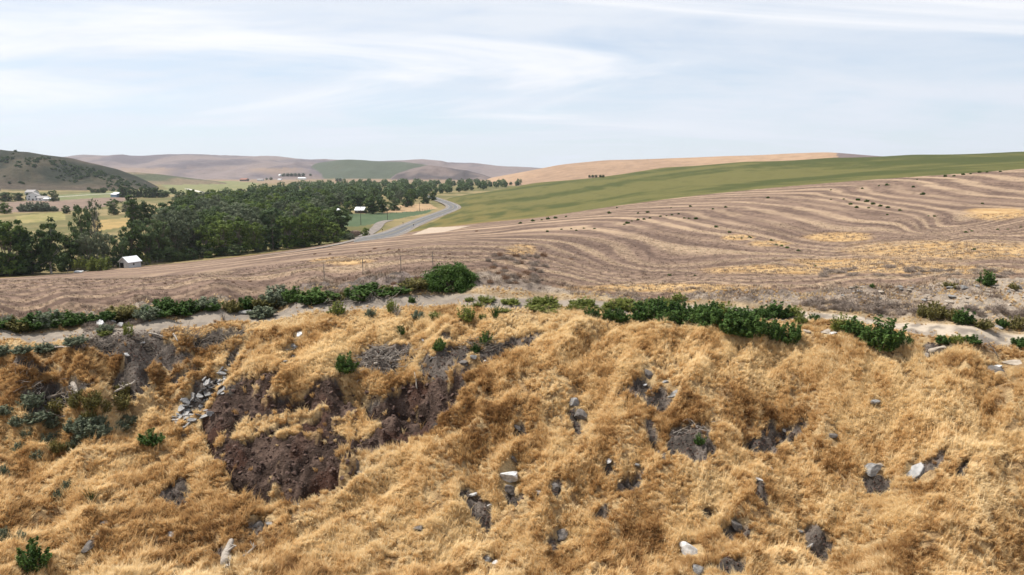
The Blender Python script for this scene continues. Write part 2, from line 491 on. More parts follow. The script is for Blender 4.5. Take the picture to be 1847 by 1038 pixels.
# near ground: straw litter on the bank, dusty bench
COL = np.where(near[..., None], lerp(COL, np.ones(sh + (3,)) * C(.40, .285, .15), sstep(.35, .65, n2)), COL)
above = near & (YY > np.interp(XX, [p[0] for p in TRACK], [p[1] for p in TRACK]) - 1.2)
COL = np.where(above[..., None], lerp(np.ones(sh + (3,)) * C(.25, .185, .115), np.ones(sh + (3,)) * C(.36, .27, .165), sstep(.4, .65, n2)), COL)
COL = lerp(COL, lerp(np.ones(sh + (3,)) * C(.17, .135, .11), np.ones(sh + (3,)) * C(.30, .245, .195), sstep(.35, .65, n2)), rub)
pale_r = np.where(near, sstep(1640, 1760, PX0) * sstep(.35, .6, n1 + .1), 0) * rub
COL = lerp(COL, np.ones(sh + (3,)) * C(.32, .265, .21), pale_r)
darkbank = np.where(near, sstep(430, 560, PX0) * sstep(800, 730, PX0), 0) * rub
COL = lerp(COL, lerp(np.ones(sh + (3,)) * C(.10, .085, .075), np.ones(sh + (3,)) * C(.22, .17, .15), sstep(.4, .7, n2)), darkbank * .85)
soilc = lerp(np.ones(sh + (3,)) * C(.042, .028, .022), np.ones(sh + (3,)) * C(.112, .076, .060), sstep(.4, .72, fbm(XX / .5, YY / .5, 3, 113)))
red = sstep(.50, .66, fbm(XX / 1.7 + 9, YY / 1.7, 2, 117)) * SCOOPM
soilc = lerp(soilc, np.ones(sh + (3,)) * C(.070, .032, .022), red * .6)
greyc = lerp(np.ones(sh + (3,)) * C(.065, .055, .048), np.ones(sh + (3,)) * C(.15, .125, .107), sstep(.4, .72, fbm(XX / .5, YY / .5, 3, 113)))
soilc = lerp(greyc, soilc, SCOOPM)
COL = lerp(COL, soilc, sstep(.25, .7, SOIL_SHADE))
trc = lerp(np.ones(sh + (3,)) * C(.17, .145, .122), np.ones(sh + (3,)) * C(.30, .255, .205), sstep(.3, .62, n2) * np.where(near, sstep(1300, 1500, PX0), 0) + .35 * sstep(.4, .6, n2))
COL = lerp(COL, trc, TRK)
# stubble field
CURVES = [(0, [(-150,560),(0,548),(300,520),(600,487),(760,470),(880,470),(988,490),(1100,515),(1300,510),(1847,490),(2050,485)]),
 (3, [(-150,542),(0,530),(300,500),(600,462),(800,438),(948,440),(1010,460),(1097,488),(1178,498),(1350,490),(1847,455),(2050,450)]),
 (6, [(-150,522),(0,515),(300,488),(600,448),(896,420),(961,412),(1070,404),(1124,412),(1259,440),(1380,455),(1510,462),(1847,435),(2050,430)]),
 (9, [(-150,510),(0,507),(300,480),(600,440),(830,412),(961,398),(1097,385),(1232,382),(1347,404),(1455,434),(1510,440),(1618,431),(1847,412),(2050,400)]),
 (12, [(1150,372),(1232,364),(1347,360),(1455,368),(1590,393),(1700,418),(1780,410),(1847,395),(2050,385)]),
 (15, [(1400,344),(1496,340),(1590,358),(1726,377),(1847,380),(2050,370)]), (18, [(1700,322),(1847,345),(2050,340)])]
sp, sv = [], []
for s_, c_ in CURVES:
    for k in range(len(c_) - 1):
        for f in (0, .5):
            x_ = c_[k][0] * (1 - f) + c_[k + 1][0] * f; y_ = c_[k][1] * (1 - f) + c_[k + 1][1] * f
            g_ = ground(x_, y_)
            sp.append((KU * g_[0] / g_[1], math.log(g_[1]))); sv.append(s_)
swath = RBF(sp, sv, .12, 1e-3)
SW = np.zeros(sh)
m_ = (YY > 38) & (YY < 380)
SW[m_] = swath(KU * U[m_], np.log(YY[m_]))
wig = np.interp(PXG, [300, 900], [.25, 1.0])
lane = SW * np.interp(PXG, [200, 900], [.72, 1.22]) + wig * (.8 * (fbm(XX / 60, YY / 60, 3, 120) - .5) + .24 * (fbm(XX / 11, YY / 11, 3, 121) - .5))
fr = np.abs(lane - np.floor(lane) - .5) * 2
amp = .35 + .75 * vnoise(np.floor(lane + .5) * 3.7 + .5, 0 * lane, 131) + .9 * (fbm(XX / 16, YY / 16, 3, 133) - .5)
furrow = fbm(lane * 5.5, (XX + .35 * YY) / 7, 3, 125, .6)
strp = sstep(.42, .80, fr + .5 * (furrow - .5)) * np.clip(amp, 0, 1) * np.interp(PXG, [250, 800], [.62, 1.0])
fine_st = .5 * fbm(XX / .55, YY / .55, 3, 127) + .5 * furrow
stub = lerp(np.ones(sh + (3,)) * C(.100, .070, .058), np.ones(sh + (3,)) * C(.190, .138, .112), sstep(.36, .62, fine_st * .75 + n3 * .25))
stub = lerp(stub, np.ones(sh + (3,)) * C(.335, .258, .188), strp * (.55 + .45 * sstep(.3, .55, fine_st)))
darklane = sstep(.35, .15, fr) * sstep(.55, .7, vnoise(np.floor(lane + .5) * 5.1, XX / 40, 139))
stub = lerp(stub, np.ones(sh + (3,)) * C(.085, .06, .052), darklane * .55)
gold = np.zeros(sh)
for (cx, cy, rx, ry) in [(1510,428,70,9),(1720,452,210,18),(1560,480,150,16),(1330,428,30,6),(1800,385,60,12),(1390,440,40,6),(1450,487,180,10),(940,452,30,10),(1180,520,200,8),(620,472,60,8),(1700,488,160,8)]:
    gold = np.maximum(gold, 1 - sstep(.4, 1.3, ((PXG - cx) / rx) ** 2 + ((PYG - cy) / ry) ** 2 + 1.1 * (fbm(XX / 5, YY / 5, 3, 141) - .5)))
gold *= fld * (YY < 200)
stub = lerp(stub, lerp(np.ones(sh + (3,)) * C(.34, .22, .10), np.ones(sh + (3,)) * C(.47, .34, .18), sstep(.35, .65, fine_st)), gold * .85)
leftfield = sstep(600, 200, PXG)
stub = stub * (.86 + .05 * leftfield[..., None])
stub = stub * C(1.05, .985, .90)
COL = np.where(fld[..., None], stub, COL)
# green crop
green = (YY >= y_crop(U)) & (WHO == 0)
gl = fbm(XX / 160, YY / 70, 3, 151); gf = fbm(XX / 9, YY / 30, 3, 153)
gcol = lerp(np.ones(sh + (3,)) * C(.046, .054, .013), np.ones(sh + (3,)) * C(.094, .088, .027), sstep(.36, .62, gl * .65 + gf * .35))
gcol = lerp(gcol, np.ones(sh + (3,)) * C(.135, .105, .031), sstep(1150, 820, PXG) * sstep(330, 420, PYG) * .85 * sstep(.25, .6, gf))
edge = YY - y_crop(U)
gcol = lerp(gcol, np.ones(sh + (3,)) * C(.165, .112, .042), (1 - sstep(0, 26, edge + 14 * (gf - .5))) * sstep(1050, 850, PXG) * .8)
wob = 14 * (fbm(XX / 120, YY / 120, 2, 157) - .5)
tram = np.abs(((edge * (1 + .15 * np.sin(XX / 260)) + wob) / 27) % 1 - .5)
gcol = gcol * (1 - .16 * (1 - sstep(.0, .07, tram)) * (YY < 700))[..., None]
COL = np.where(green[..., None], gcol, COL)
# valley floor
valley = WHO == 1
v1 = fbm(XX / 45, YY / 70, 3, 161); v2 = fbm(XX / 7, YY / 14, 3, 163)
vcol = lerp(np.ones(sh + (3,)) * C(.095, .09, .034), np.ones(sh + (3,)) * C(.20, .155, .075), sstep(.35, .65, v1 * .7 + v2 * .3))
vcol = lerp(vcol, np.ones(sh + (3,)) * C(.20, .14, .09), sstep(1500, 2200, YY) * sstep(.3, .6, v1 + .15))
REG = np.zeros(sh, int)          # region ids of the setting
REG[fld] = 2; REG[green] = 3; REG[valley] = 4
VF = [('brown_field', [(-90,372),(60,362),(190,357),(250,355),(195,372),(140,380),(30,384),(-90,386)], C(.24,.17,.13), C(.19,.135,.105)),
 ('hay_field', [(105,352),(205,345),(330,342),(330,350),(205,356),(105,362)], C(.14,.16,.07), C(.19,.19,.09)),
 ('pivot_field', [(285,331),(420,326.5),(470,331),(440,345),(360,355),(315,348)], C(.17,.18,.075), C(.22,.21,.10)),
 ('golden_field', [(165,398),(240,393),(245,407),(170,418)], C(.36,.25,.10), C(.28,.21,.085)),
 ('meadow', [(30,390),(115,383),(120,396),(30,404)], C(.22,.20,.075), C(.29,.24,.10)),
 ('alfalfa_field', [(560,390),(590,384.5),(650,386),(785,377),(772,384.5),(700,398.5),(655,408),(622,409),(590,400)], C(.07,.105,.052), C(.082,.115,.058)),
 ('dry_field', [(695,375),(730,369),(775,368),(790,377),(760,381),(690,385)], C(.40,.27,.15), C(.33,.23,.13))]
for k, (nm, poly, ca, cb) in enumerate(VF):
    m = inpoly(XX, YY, on_floor(poly)) & ((WHO == 1) | ((WHO == 0) & (YY > y_crop(U) + 12)))
    ca, cb = ca * .76, cb * .76
    vcol = np.where(m[..., None], lerp(np.ones(sh + (3,)) * ca, np.ones(sh + (3,)) * cb, sstep(.35, .65, v2)), vcol)
    REG[m] = 20 + k
COL = np.where(((REG == 4) | (REG >= 20))[..., None], vcol, COL)
# pale bare corner between the road and the stubble
bare = inpoly(PXG, PYG, [(742,424),(775,411),(848,408),(800,419)]) & (YY > 200) & (YY < 520)
COL = np.where(bare[..., None], lerp(np.ones(sh + (3,)) * C(.37, .30, .235), np.ones(sh + (3,)) * C(.30, .235, .18), n2), COL)
REG[bare & (REG == 3)] = 4
# hills
h1 = fbm(XX / 90, YY / 90, 4, 171); h2 = fbm(XX / 300, YY / 500, 3, 173); h3 = fbm(XX / 25, YY / 40, 3, 175)
hc = {
 2: lerp(lerp(np.ones(sh + (3,)) * C(.015, .018, .009), np.ones(sh + (3,)) * C(.048, .040, .023), sstep(.38, .62, h1 * .6 + h3 * .4)), np.ones(sh + (3,)) * C(.075, .056, .041), sstep(.5, .7, fbm(XX / 150 + 4, YY / 150, 3, 177)) * .8),
 3: lerp(np.ones(sh + (3,)) * C(.060, .066, .036), np.ones(sh + (3,)) * C(.14, .11, .07), sstep(.45, .65, h1)),
 4: lerp(np.ones(sh + (3,)) * C(.098, .083, .090), np.ones(sh + (3,)) * C(.160, .128, .120), sstep(.40, .62, h2 + .35 * (h1 - .5))),
 5: lerp(np.ones(sh + (3,)) * C(.055, .066, .042), np.ones(sh + (3,)) * C(.11, .098, .07), sstep(.5, .7, h2)),
 6: lerp(np.ones(sh + (3,)) * C(.060, .050, .050), np.ones(sh + (3,)) * C(.13, .10, .09), sstep(.4, .65, h1)),
 7: lerp(np.ones(sh + (3,)) * C(.285, .19, .12), np.ones(sh + (3,)) * C(.24, .16, .105), sstep(.4, .65, h2)),
}
for k, c in hc.items():
    COL = np.where((WHO == k)[..., None], c, COL)
    REG[WHO == k] = 8 + k
tl = np.abs(((YY + .35 * XX + 60 * (fbm(XX / 300, YY / 300, 2, 187) - .5)) / 46) % 1 - .5)
COL = np.where((WHO == 7)[..., None], COL * (1 - .10 * (1 - sstep(0, .12, tl)))[..., None], COL)
# lower tan wheat on the far hills, a ploughed tan hill end with its shade painted in
lowfar = (WHO == 4) & (PYG > 303) & (PXG < 640)
COL = np.where(lowfar[..., None], lerp(COL, np.ones(sh + (3,)) * C(.20, .145, .108), sstep(.46, .66, fbm(XX / 400, YY / 700, 2, 181) + .08) * .8), COL)
plough_shade = (WHO == 7) & (XX > ray(1505, 290)[0] * YY + 40 * (fbm(YY / 80, YY / 80, 2, 183) - .5))
COL = np.where(plough_shade[..., None], C(.13, .10, .095), COL)
REG[near & (REG == 0) & (TRK > .5)] = 1

NAMES = {0: 'grassy_bank', 1: 'dirt_track', 2: 'stubble_field', 3: 'green_crop_field', 4: 'valley_floor'}
for k, h in enumerate(HILLS):
    NAMES[10 + k] = h.name
for k, v in enumerate(VF):
    NAMES[20 + k] = v[0]

# ------------------------------------------------------------------ materials
def new_mat(name):
    m = bpy.data.materials.new(name)
    m.use_nodes = True
    m.node_tree.nodes.clear()
    return m, NT(m.node_tree)


def finish(nt, bsdf, disp=None):
    o = nt.n('ShaderNodeOutputMaterial')
    nt.l(bsdf, o.inputs[0])


def land_mat(name, s1, s2, bump, dist, contrast=.35, rough=.95):
    m, t = new_mat(name)
    a = t.n('ShaderNodeAttribute', attribute_name='base')
    g = t.n('ShaderNodeNewGeometry')
    p = g.outputs['Position']
    na = t.noise(p, s1, 5, .65); nb = t.noise(p, s2, 3, .6)
    f = t.math('ADD', t.math('MULTIPLY', na, .6), t.math('MULTIPLY', nb, .4))
    f = t.math('MULTIPLY_ADD', t.math('SUBTRACT', f, .5), contrast * 4, 1.0)
    f = t.math('MAXIMUM', f, .25)
    vm = t.n('ShaderNodeVectorMath', operation='SCALE')
    t.l(a.outputs['Color'], vm.inputs[0]); t.l(f, vm.inputs['Scale'])
    b = t.n('ShaderNodeBsdfPrincipled', i_Roughness=rough)
    b.inputs['Specular IOR Level'].default_value = .12
    t.l(vm.outputs[0], b.inputs['Base Color'])
    if bump:
        bm_ = t.n('ShaderNodeBump', i_Strength=bump, i_Distance=dist, i_Height=na)
        t.l(bm_.outputs[0], b.inputs['Normal'])
    finish(t, b.outputs[0])
    return m


MAT_NEAR = land_mat('soil_and_litter', 6.0, 24.0, 1.0, .22, .46)
MAT_STUB = land_mat('stubble', 2.2, 9.0, .8, .15, .34)
MAT_TRACK = land_mat('dusty_track', 3.0, 14.0, .4, .05, .22)
MAT_CROP = land_mat('green_crop', .35, 1.6, .6, .4, .22)
MAT_VALLEY = land_mat('valley_grass', .10, .5, .5, .5, .26)
MAT_SCRUB = land_mat('scrub_cover', .10, .30, 1.0, 3.0, .75)
MAT_HILL = land_mat('hill_cover', .03, .13, .8, 4.0, .34)

nr, nc = sh
idx = np.arange(nr * nc).reshape(nr, nc)
quads = np.stack([idx[:-1, :-1], idx[:-1, 1:], idx[1:, 1:], idx[1:, :-1]], -1).reshape(-1, 4)
freg = REG[:-1, :-1].reshape(-1)
VV = np.stack([XX, YY, ZZ], -1).reshape(-1, 3)
CC = COL.reshape(-1, 3)


def mesh_from(name, verts, faces, mat=None, smooth=True, col=None):
    """verts (n,3), faces (m,k) all of the same size"""
    verts = np.asarray(verts, np.float32); faces = np.asarray(faces, np.int32)
    me = bpy.data.meshes.new(name)
    k = faces.shape[1]; nf = len(faces)
    me.vertices.add(len(verts)); me.vertices.foreach_set('co', verts.ravel())
    me.loops.add(nf * k); me.loops.foreach_set('vertex_index', faces.ravel())
    me.polygons.add(nf)
    me.polygons.foreach_set('loop_start', np.arange(0, nf * k, k, dtype=np.int32))
    if smooth:
        me.polygons.foreach_set('use_smooth', np.ones(nf, bool))
    me.update(calc_edges=True)
    if col is not None:
        at = me.color_attributes.new('base', 'FLOAT_COLOR', 'POINT')
        at.data.foreach_set('color', np.concatenate([col, np.ones((len(col), 1))], 1).astype(np.float32).ravel())
    if mat:
        me.materials.append(mat)
    return me


def link(name, data, parent=None, loc=None, rot=None, scale=None):
    o = bpy.data.objects.new(name, data)
    scene.collection.objects.link(o)
    if parent is not None:
        o.parent = parent
    if loc is not None:
        o.location = loc
    if rot is not None:
        o.rotation_euler = rot
    if scale is not None:
        o.scale = scale if hasattr(scale, '__len__') else (scale,) * 3
    return o


def tag(o, label=None, cat=None, group=None, kind=None):
    if label: o['label'] = label
    if cat: o['category'] = cat
    if group: o['group'] = group
    if kind: o['kind'] = kind
    return o


LAND_LABEL = {'grassy_bank': 'steep bank of golden dry grass with dark soil scoop in the foreground', 'dirt_track': 'pale dusty dirt track running along the bench above the grass bank',
 'stubble_field': 'mauve brown stubble field striped with pale curving swaths', 'green_crop_field': 'smooth green crop field climbing the slope to the skyline',
 'valley_floor': 'flat dry grass valley floor between the tree belt and the hills', 'scrubby_hill': 'dark scrub dotted hill at the side of the valley', 'green_spur': 'low greenish spur running out behind the scrubby hill',
 'rolling_hills': 'hazy mauve rolling hills along the far skyline', 'green_hill': 'hazy green hill among the far rolling hills', 'rocky_hill': 'dark rocky pointed hill behind the far tree belt', 'tan_hill': 'smooth tan wheat hill rising behind the green field',
 'brown_field': 'brown ploughed field in front of the white farmhouse', 'hay_field': 'pale green hay field beside the blue barn', 'pivot_field': 'pale green field far down the valley', 'golden_field': 'small golden field showing between the trees', 'meadow': 'yellow green meadow behind the tall front trees',
 'alfalfa_field': 'bluish green alfalfa field beside the utility poles', 'dry_field': 'small tan dry field beside the winding road'}
for rid, nm in NAMES.items():
    q = quads[freg == rid]
    if len(q) == 0:
        continue
    used, inv = np.unique(q, return_inverse=True)
    mat = {0: MAT_NEAR, 1: MAT_TRACK, 2: MAT_STUB, 3: MAT_CROP, 10: MAT_SCRUB, 11: MAT_SCRUB}.get(rid, MAT_HILL if 10 <= rid < 20 else MAT_VALLEY)
    me = mesh_from(nm, VV[used], inv.reshape(-1, 4), mat, True, CC[used])
    o = link(nm, me)
    tag(o, LAND_LABEL[nm], kind='structure')

# ------------------------------------------------------------------ foliage materials
def leaf_mat(name, c1, c2, trans=.25, rnd=.48, nscale=1.2):
    m, t = new_mat(name)
    oi = t.n('ShaderNodeObjectInfo')
    g = t.n('ShaderNodeNewGeometry')
    n = t.noise(g.outputs['Position'], nscale, 3, .6)
    f = t.math('ADD', t.math('MULTIPLY', t.ramp(n, .3, .7), 1 - rnd), t.math('MULTIPLY', oi.outputs['Random'], rnd))
    at = t.n('ShaderNodeAttribute', attribute_name='tone')
    f = t.math('ADD', f, t.math('MULTIPLY', t.math('SUBTRACT', at.outputs['Fac'], .5), .7), clamp=True)
    c = t.mix(f, c1, c2)
    d = t.n('ShaderNodeBsdfPrincipled', i_Roughness=.75)
    d.inputs['Specular IOR Level'].default_value = .15
    t.l(c, d.inputs['Base Color'])
    tr = t.n('ShaderNodeBsdfTranslucent'); t.l(c, tr.inputs[0])
    mx = t.n('ShaderNodeMixShader', i_0=trans)
    t.l(d.outputs[0], mx.inputs[1]); t.l(tr.outputs[0], mx.inputs[2])
    finish(t, mx.outputs[0])
    return m


def plain_mat(name, c1, c2, scale=3.0, rough=.8, bump=.3, dist=.03, spec=.2, coords='Object'):
    m, t = new_mat(name)
    tc_ = t.n('ShaderNodeTexCoord')
    n = t.noise(tc_.outputs[coords], scale, 5, .6)
    c = t.mix(t.ramp(n, .3, .7), c1, c2)
    b = t.n('ShaderNodeBsdfPrincipled', i_Roughness=rough)
    b.inputs['Specular IOR Level'].default_value = spec
    t.l(c, b.inputs['Base Color'])
    if bump:
        bb = t.n('ShaderNodeBump', i_Strength=bump, i_Distance=dist, i_Height=n)
        t.l(bb.outputs[0], b.inputs['Normal'])
    finish(t, b.outputs[0])
    return m


M_BARK = plain_mat('bark', (.10, .08, .06), (.22, .19, .16), 2.5, .95, .6, .05)
M_PALEBARK = plain_mat('pale_bark', (.24, .22, .19), (.40, .37, .33), 2.5, .95, .6, .05)
M_DEADWOOD = plain_mat('weathered_wood', (.17, .145, .12), (.36, .32, .28), 5, .9, .5, .02)
M_LEAF = {
 'dark': leaf_mat('dark_leaves', (0.023, 0.047, 0.014), (0.098, 0.137, 0.042)),
 'willow': leaf_mat('grey_green_leaves', (0.050, 0.070, 0.037), (0.181, 0.203, 0.122)),
 'bright': leaf_mat('bright_green_leaves', (0.030, 0.062, 0.012), (0.149, 0.196, 0.041)),
 'mid': leaf_mat('mid_green_leaves', (0.032, 0.062, 0.023), (0.128, 0.169, 0.070)),
 'weed': leaf_mat('dark_weed_leaves', (.026, .060, .014), (.090, .150, .036), .25, .45, 3.0),
 'lime': leaf_mat('yellow_green_leaves', (.085, .115, .022), (.20, .22, .050), .3, .35, 3.0),
 'sage': leaf_mat('blue_green_leaves', (.085, .110, .070), (.20, .225, .150), .2, .35, 3.0),
 'olive': leaf_mat('olive_leaves', (.085, .082, .024), (.20, .175, .060), .3, .35, 3.0),
 'dry': leaf_mat('dry_twigs', (.17, .135, .11), (.33, .27, .225), .15, .4, 3.0),
 'russet': leaf_mat('russet_twigs', (.13, .075, .05), (.26, .16, .10), .15, .4, 3.0),
}


class MB:
    """collects triangles and quads"""
    def __init__(s):
        s.v = []; s.f = []; s.n = 0
    def add(s, v, f):
        v = np.asarray(v, float)
        s.v.append(v)
        s.f += [tuple(int(i) + s.n for i in q) for q in f]
        s.n += len(v)
    def tube(s, pts, rad, k=6):
        pts = [np.asarray(p, float) for p in pts]
        rad = rad if hasattr(rad, '__len__') else [rad] * len(pts)
        V = []; F = []
        for i, p in enumerate(pts):
            d = pts[min(i + 1, len(pts) - 1)] - pts[max(i - 1, 0)]
            d = d / (np.linalg.norm(d) + 1e-9)
            a = np.cross(d, [.3, .9, .2]); a /= np.linalg.norm(a) + 1e-9
            b = np.cross(d, a)
            for j in range(k):
                th = 2 * math.pi * j / k
                V.append(p + rad[i] * (a * math.cos(th) + b * math.sin(th)))
        for i in range(len(pts) - 1):
            for j in range(k):
                F.append((i * k + j, i * k + (j + 1) % k, (i + 1) * k + (j + 1) % k, (i + 1) * k + j))
        F.append(tuple(range(k - 1, -1, -1))); F.append(tuple((len(pts) - 1) * k + j for j in range(k)))
        s.add(V, F)
    def box(s, c, size, R=None):
        c = np.asarray(c, float); h = np.asarray(size, float) / 2
        V = np.array([[x, y, z] for x in (-1, 1) for y in (-1, 1) for z in (-1, 1)]) * h
        if R is not None:
            V = V @ np.asarray(R).T
        s.add(V + c, [(0, 1, 3, 2), (4, 6, 7, 5), (0, 4, 5, 1), (2, 3, 7, 6), (0, 2, 6, 4), (1, 5, 7, 3)])
    def mesh(s, name, mat, smooth=False):
        me = bpy.data.meshes.new(name)
        me.from_pydata(np.concatenate(s.v).tolist(), [], s.f)
        if smooth:
            me.polygons.foreach_set('use_smooth', np.ones(len(me.polygons), bool))
        me.materials.append(mat)
        me.update()
        return me
    def build(s, name, mat, parent=None, smooth=False, **kw):
        return link(name, s.mesh(name, mat, smooth), parent, **kw)


def cards(r, cen, size, out=None, aspect=1.5, droop=0.0):
    """leaf-sized diamond faces at the given centres; returns verts, faces"""
    n = len(cen)
    nrm = r.normal(size=(n, 3))
    if out is not None:
        nrm = nrm * .8 + out
    nrm /= np.linalg.norm(nrm, axis=1)[:, None] + 1e-9
    a = np.cross(nrm, r.normal(size=(n, 3))); a /= np.linalg.norm(a, axis=1)[:, None] + 1e-9
    a[:, 2] -= droop; a /= np.linalg.norm(a, axis=1)[:, None] + 1e-9
    b = np.cross(nrm, a)
    sz = np.asarray(size).reshape(-1, 1) * np.ones((n, 1))
    V = np.stack([cen + a * sz * aspect * .5, cen + b * sz * .42, cen - a * sz * aspect * .5, cen - b * sz * .42], 1)
    F = np.arange(n * 4).reshape(n, 4)
    return V.reshape(-1, 3), F


def set_tone(me, tone):
    at = me.attributes.new('tone', 'FLOAT', 'POINT')
    at.data.foreach_set('value', np.asarray(tone, np.float32))


def make_tree_meshes(seed, shape, leaf, nclump=110, per=30, lsize=.038, bark=None, sparse=1.0):
    """a tree of height 1; shape = list of lobes (x, y, z, rx, rz)"""
    r = np.random.default_rng(seed)
    tr = MB()
    cen = []; out = []; tone = []
    wts = np.array([l[3] ** 2 * l[4] for l in shape]); wts = wts / wts.sum()
    tops = []
    for l, wt_ in zip(shape, wts):
        k = max(4, int(nclump * wt_))
        d = r.normal(size=(k, 3)); d /= np.linalg.norm(d, axis=1)[:, None]
        rr = r.uniform(.45, 1.0, k) ** .5
        p = np.array(l[:3]) + d * rr[:, None] * np.array([l[3], l[3], l[4]]) * r.uniform(.8, 1.15, (k, 1))
        keep = p[:, 2] > .06
        p = p[keep]; d = d[keep]
        for q, dd in zip(p, d):
            cr = r.uniform(.040, .082)
            m = int(per * r.uniform(.6, 1.3) * sparse)
            e = r.normal(size=(m, 3)); e /= np.linalg.norm(e, axis=1)[:, None]
            c = q + e * cr * r.uniform(.3, 1.25, (m, 1)) * np.array([1.1, 1.1, .8])
            cen.append(c); out.append(1.6 * e + .6 * dd + np.array([0, 0, .4])); tone.append(np.full(m, r.uniform(.2, .8)) + r.normal(size=m) * .12)
        tops.append((np.array(l[:3]), l))
    cen = np.concatenate(cen); out = np.concatenate(out); tone = np.clip(np.concatenate(tone), 0, 1)
    V, F = cards(r, cen, lsize * r.uniform(.6, 1.3, len(cen)), out)
    crown = mesh_from('crown', V, F, M_LEAF[leaf], False)
    set_tone(crown, np.repeat(tone, 4))
    zt = max(l[2] for l in shape)
    tr.tube([(0, 0, -.03), (.006, .004, .12), (-.006, .008, .3), (.004, -.004, zt * .85)], [.026, .020, .015, .005], 7)
    for c, l in tops:
        b0 = np.array([0, 0, r.uniform(.10, .28)])
        mid = (b0 + c) / 2 + r.normal(size=3) * .02
        tr.tube([b0, mid, c + np.array([0, 0, .3 * l[4]])], [.012, .008, .003], 5)
        for _ in range(3):
            e = c + r.normal(size=3) * np.array([l[3], l[3], l[4]]) * .5
            tr.tube([mid, (mid + e) / 2 + r.normal(size=3) * .015, e], [.006, .004, .0015], 4)
    trunk = tr.mesh('trunk', bark or M_BARK)
    return crown, trunk


def lobes(seed, n, w, zlo, zhi, big=.16):
    r = np.random.default_rng(seed)
    out = []
    for k in range(n):
        f = (k + .5) / n
        z = zlo + (zhi - zlo) * f
        reach = w * (math.sin(math.pi * (.24 + .56 * f)) ** .6)
        a = k * 2.4 + r.uniform(-.5, .5)
        rad = big * r.uniform(.75, 1.25)
        q = max(0.0, reach - rad * .8) * r.uniform(.5, 1.1)
        out.append((q * math.cos(a), q * math.sin(a), z, rad, rad * r.uniform(.75, 1.05)))
    for k in range(3):
        a = k * 2.1 + r.uniform(0, 1)
        out.append((.55 * w * math.cos(a), .55 * w * math.sin(a), zlo + .04, big * .9, big * .75))
    return out


TREE = {
 'dark': [make_tree_meshes(s, lobes(s, 11, .33, .12, .86), 'dark', 118, 46) for s in (11, 12, 13)],
 'mid': [make_tree_meshes(s, lobes(s, 10, .38, .12, .84, .18), 'mid', 114, 46) for s in (21, 22, 23)],
 'willow': [make_tree_meshes(s, lobes(s, 12, .40, .10, .85, .17), 'willow', 122, 46, .034) for s in (31, 32, 33)],
 'bright': [make_tree_meshes(s, lobes(s, 12, .36, .08, .86, .17), 'bright', 124, 46) for s in (41, 42)],
 'poplar': [make_tree_meshes(s, lobes(s, 11, .17, .08, .90, .10), 'dark', 66, 50) for s in (51, 52)],
 'sparse': [make_tree_meshes(s, lobes(s, 12, .30, .24, .92, .11), 'willow', 90, 22, .034, M_PALEBARK) for s in (61, 62)],
 'tall': [make_tree_meshes(s, lobes(s, 13, .28, .28, .88, .14), 'dark', 72, 52, .04, M_PALEBARK) for s in (66, 67)],
}
TREE_W = {'dark': .74, 'mid': .84, 'willow': .88, 'bright': .80, 'poplar': .42, 'sparse': .66, 'tall': .62}


def plant_tree(kind, X, Y, h, wid, label, group=None, cat='tree', name=None, k=None):
    """h and wid in metres"""
    protos = TREE[kind]
    crown, trunk = protos[(k if k is not None else random.randrange(99)) % len(protos)]
    nm = name or {'willow': 'willow_tree', 'poplar': 'poplar_tree'}.get(kind, 'broadleaf_tree')
    e = link(nm, None, loc=(X, Y, float(zat(X, Y)) - .1), rot=(0, 0, random.uniform(0, 6.28)))
    sx = wid / TREE_W[kind]
    e.scale = (sx, sx, h)
    link('trunk', trunk, e); link('crown', crown, e)
    tag(e, label, cat, group)
    return e


def floor_at(px, py):
    u, t = ray(float(px), float(py))
    Y = -EYE / t
    return u * Y, Y, t


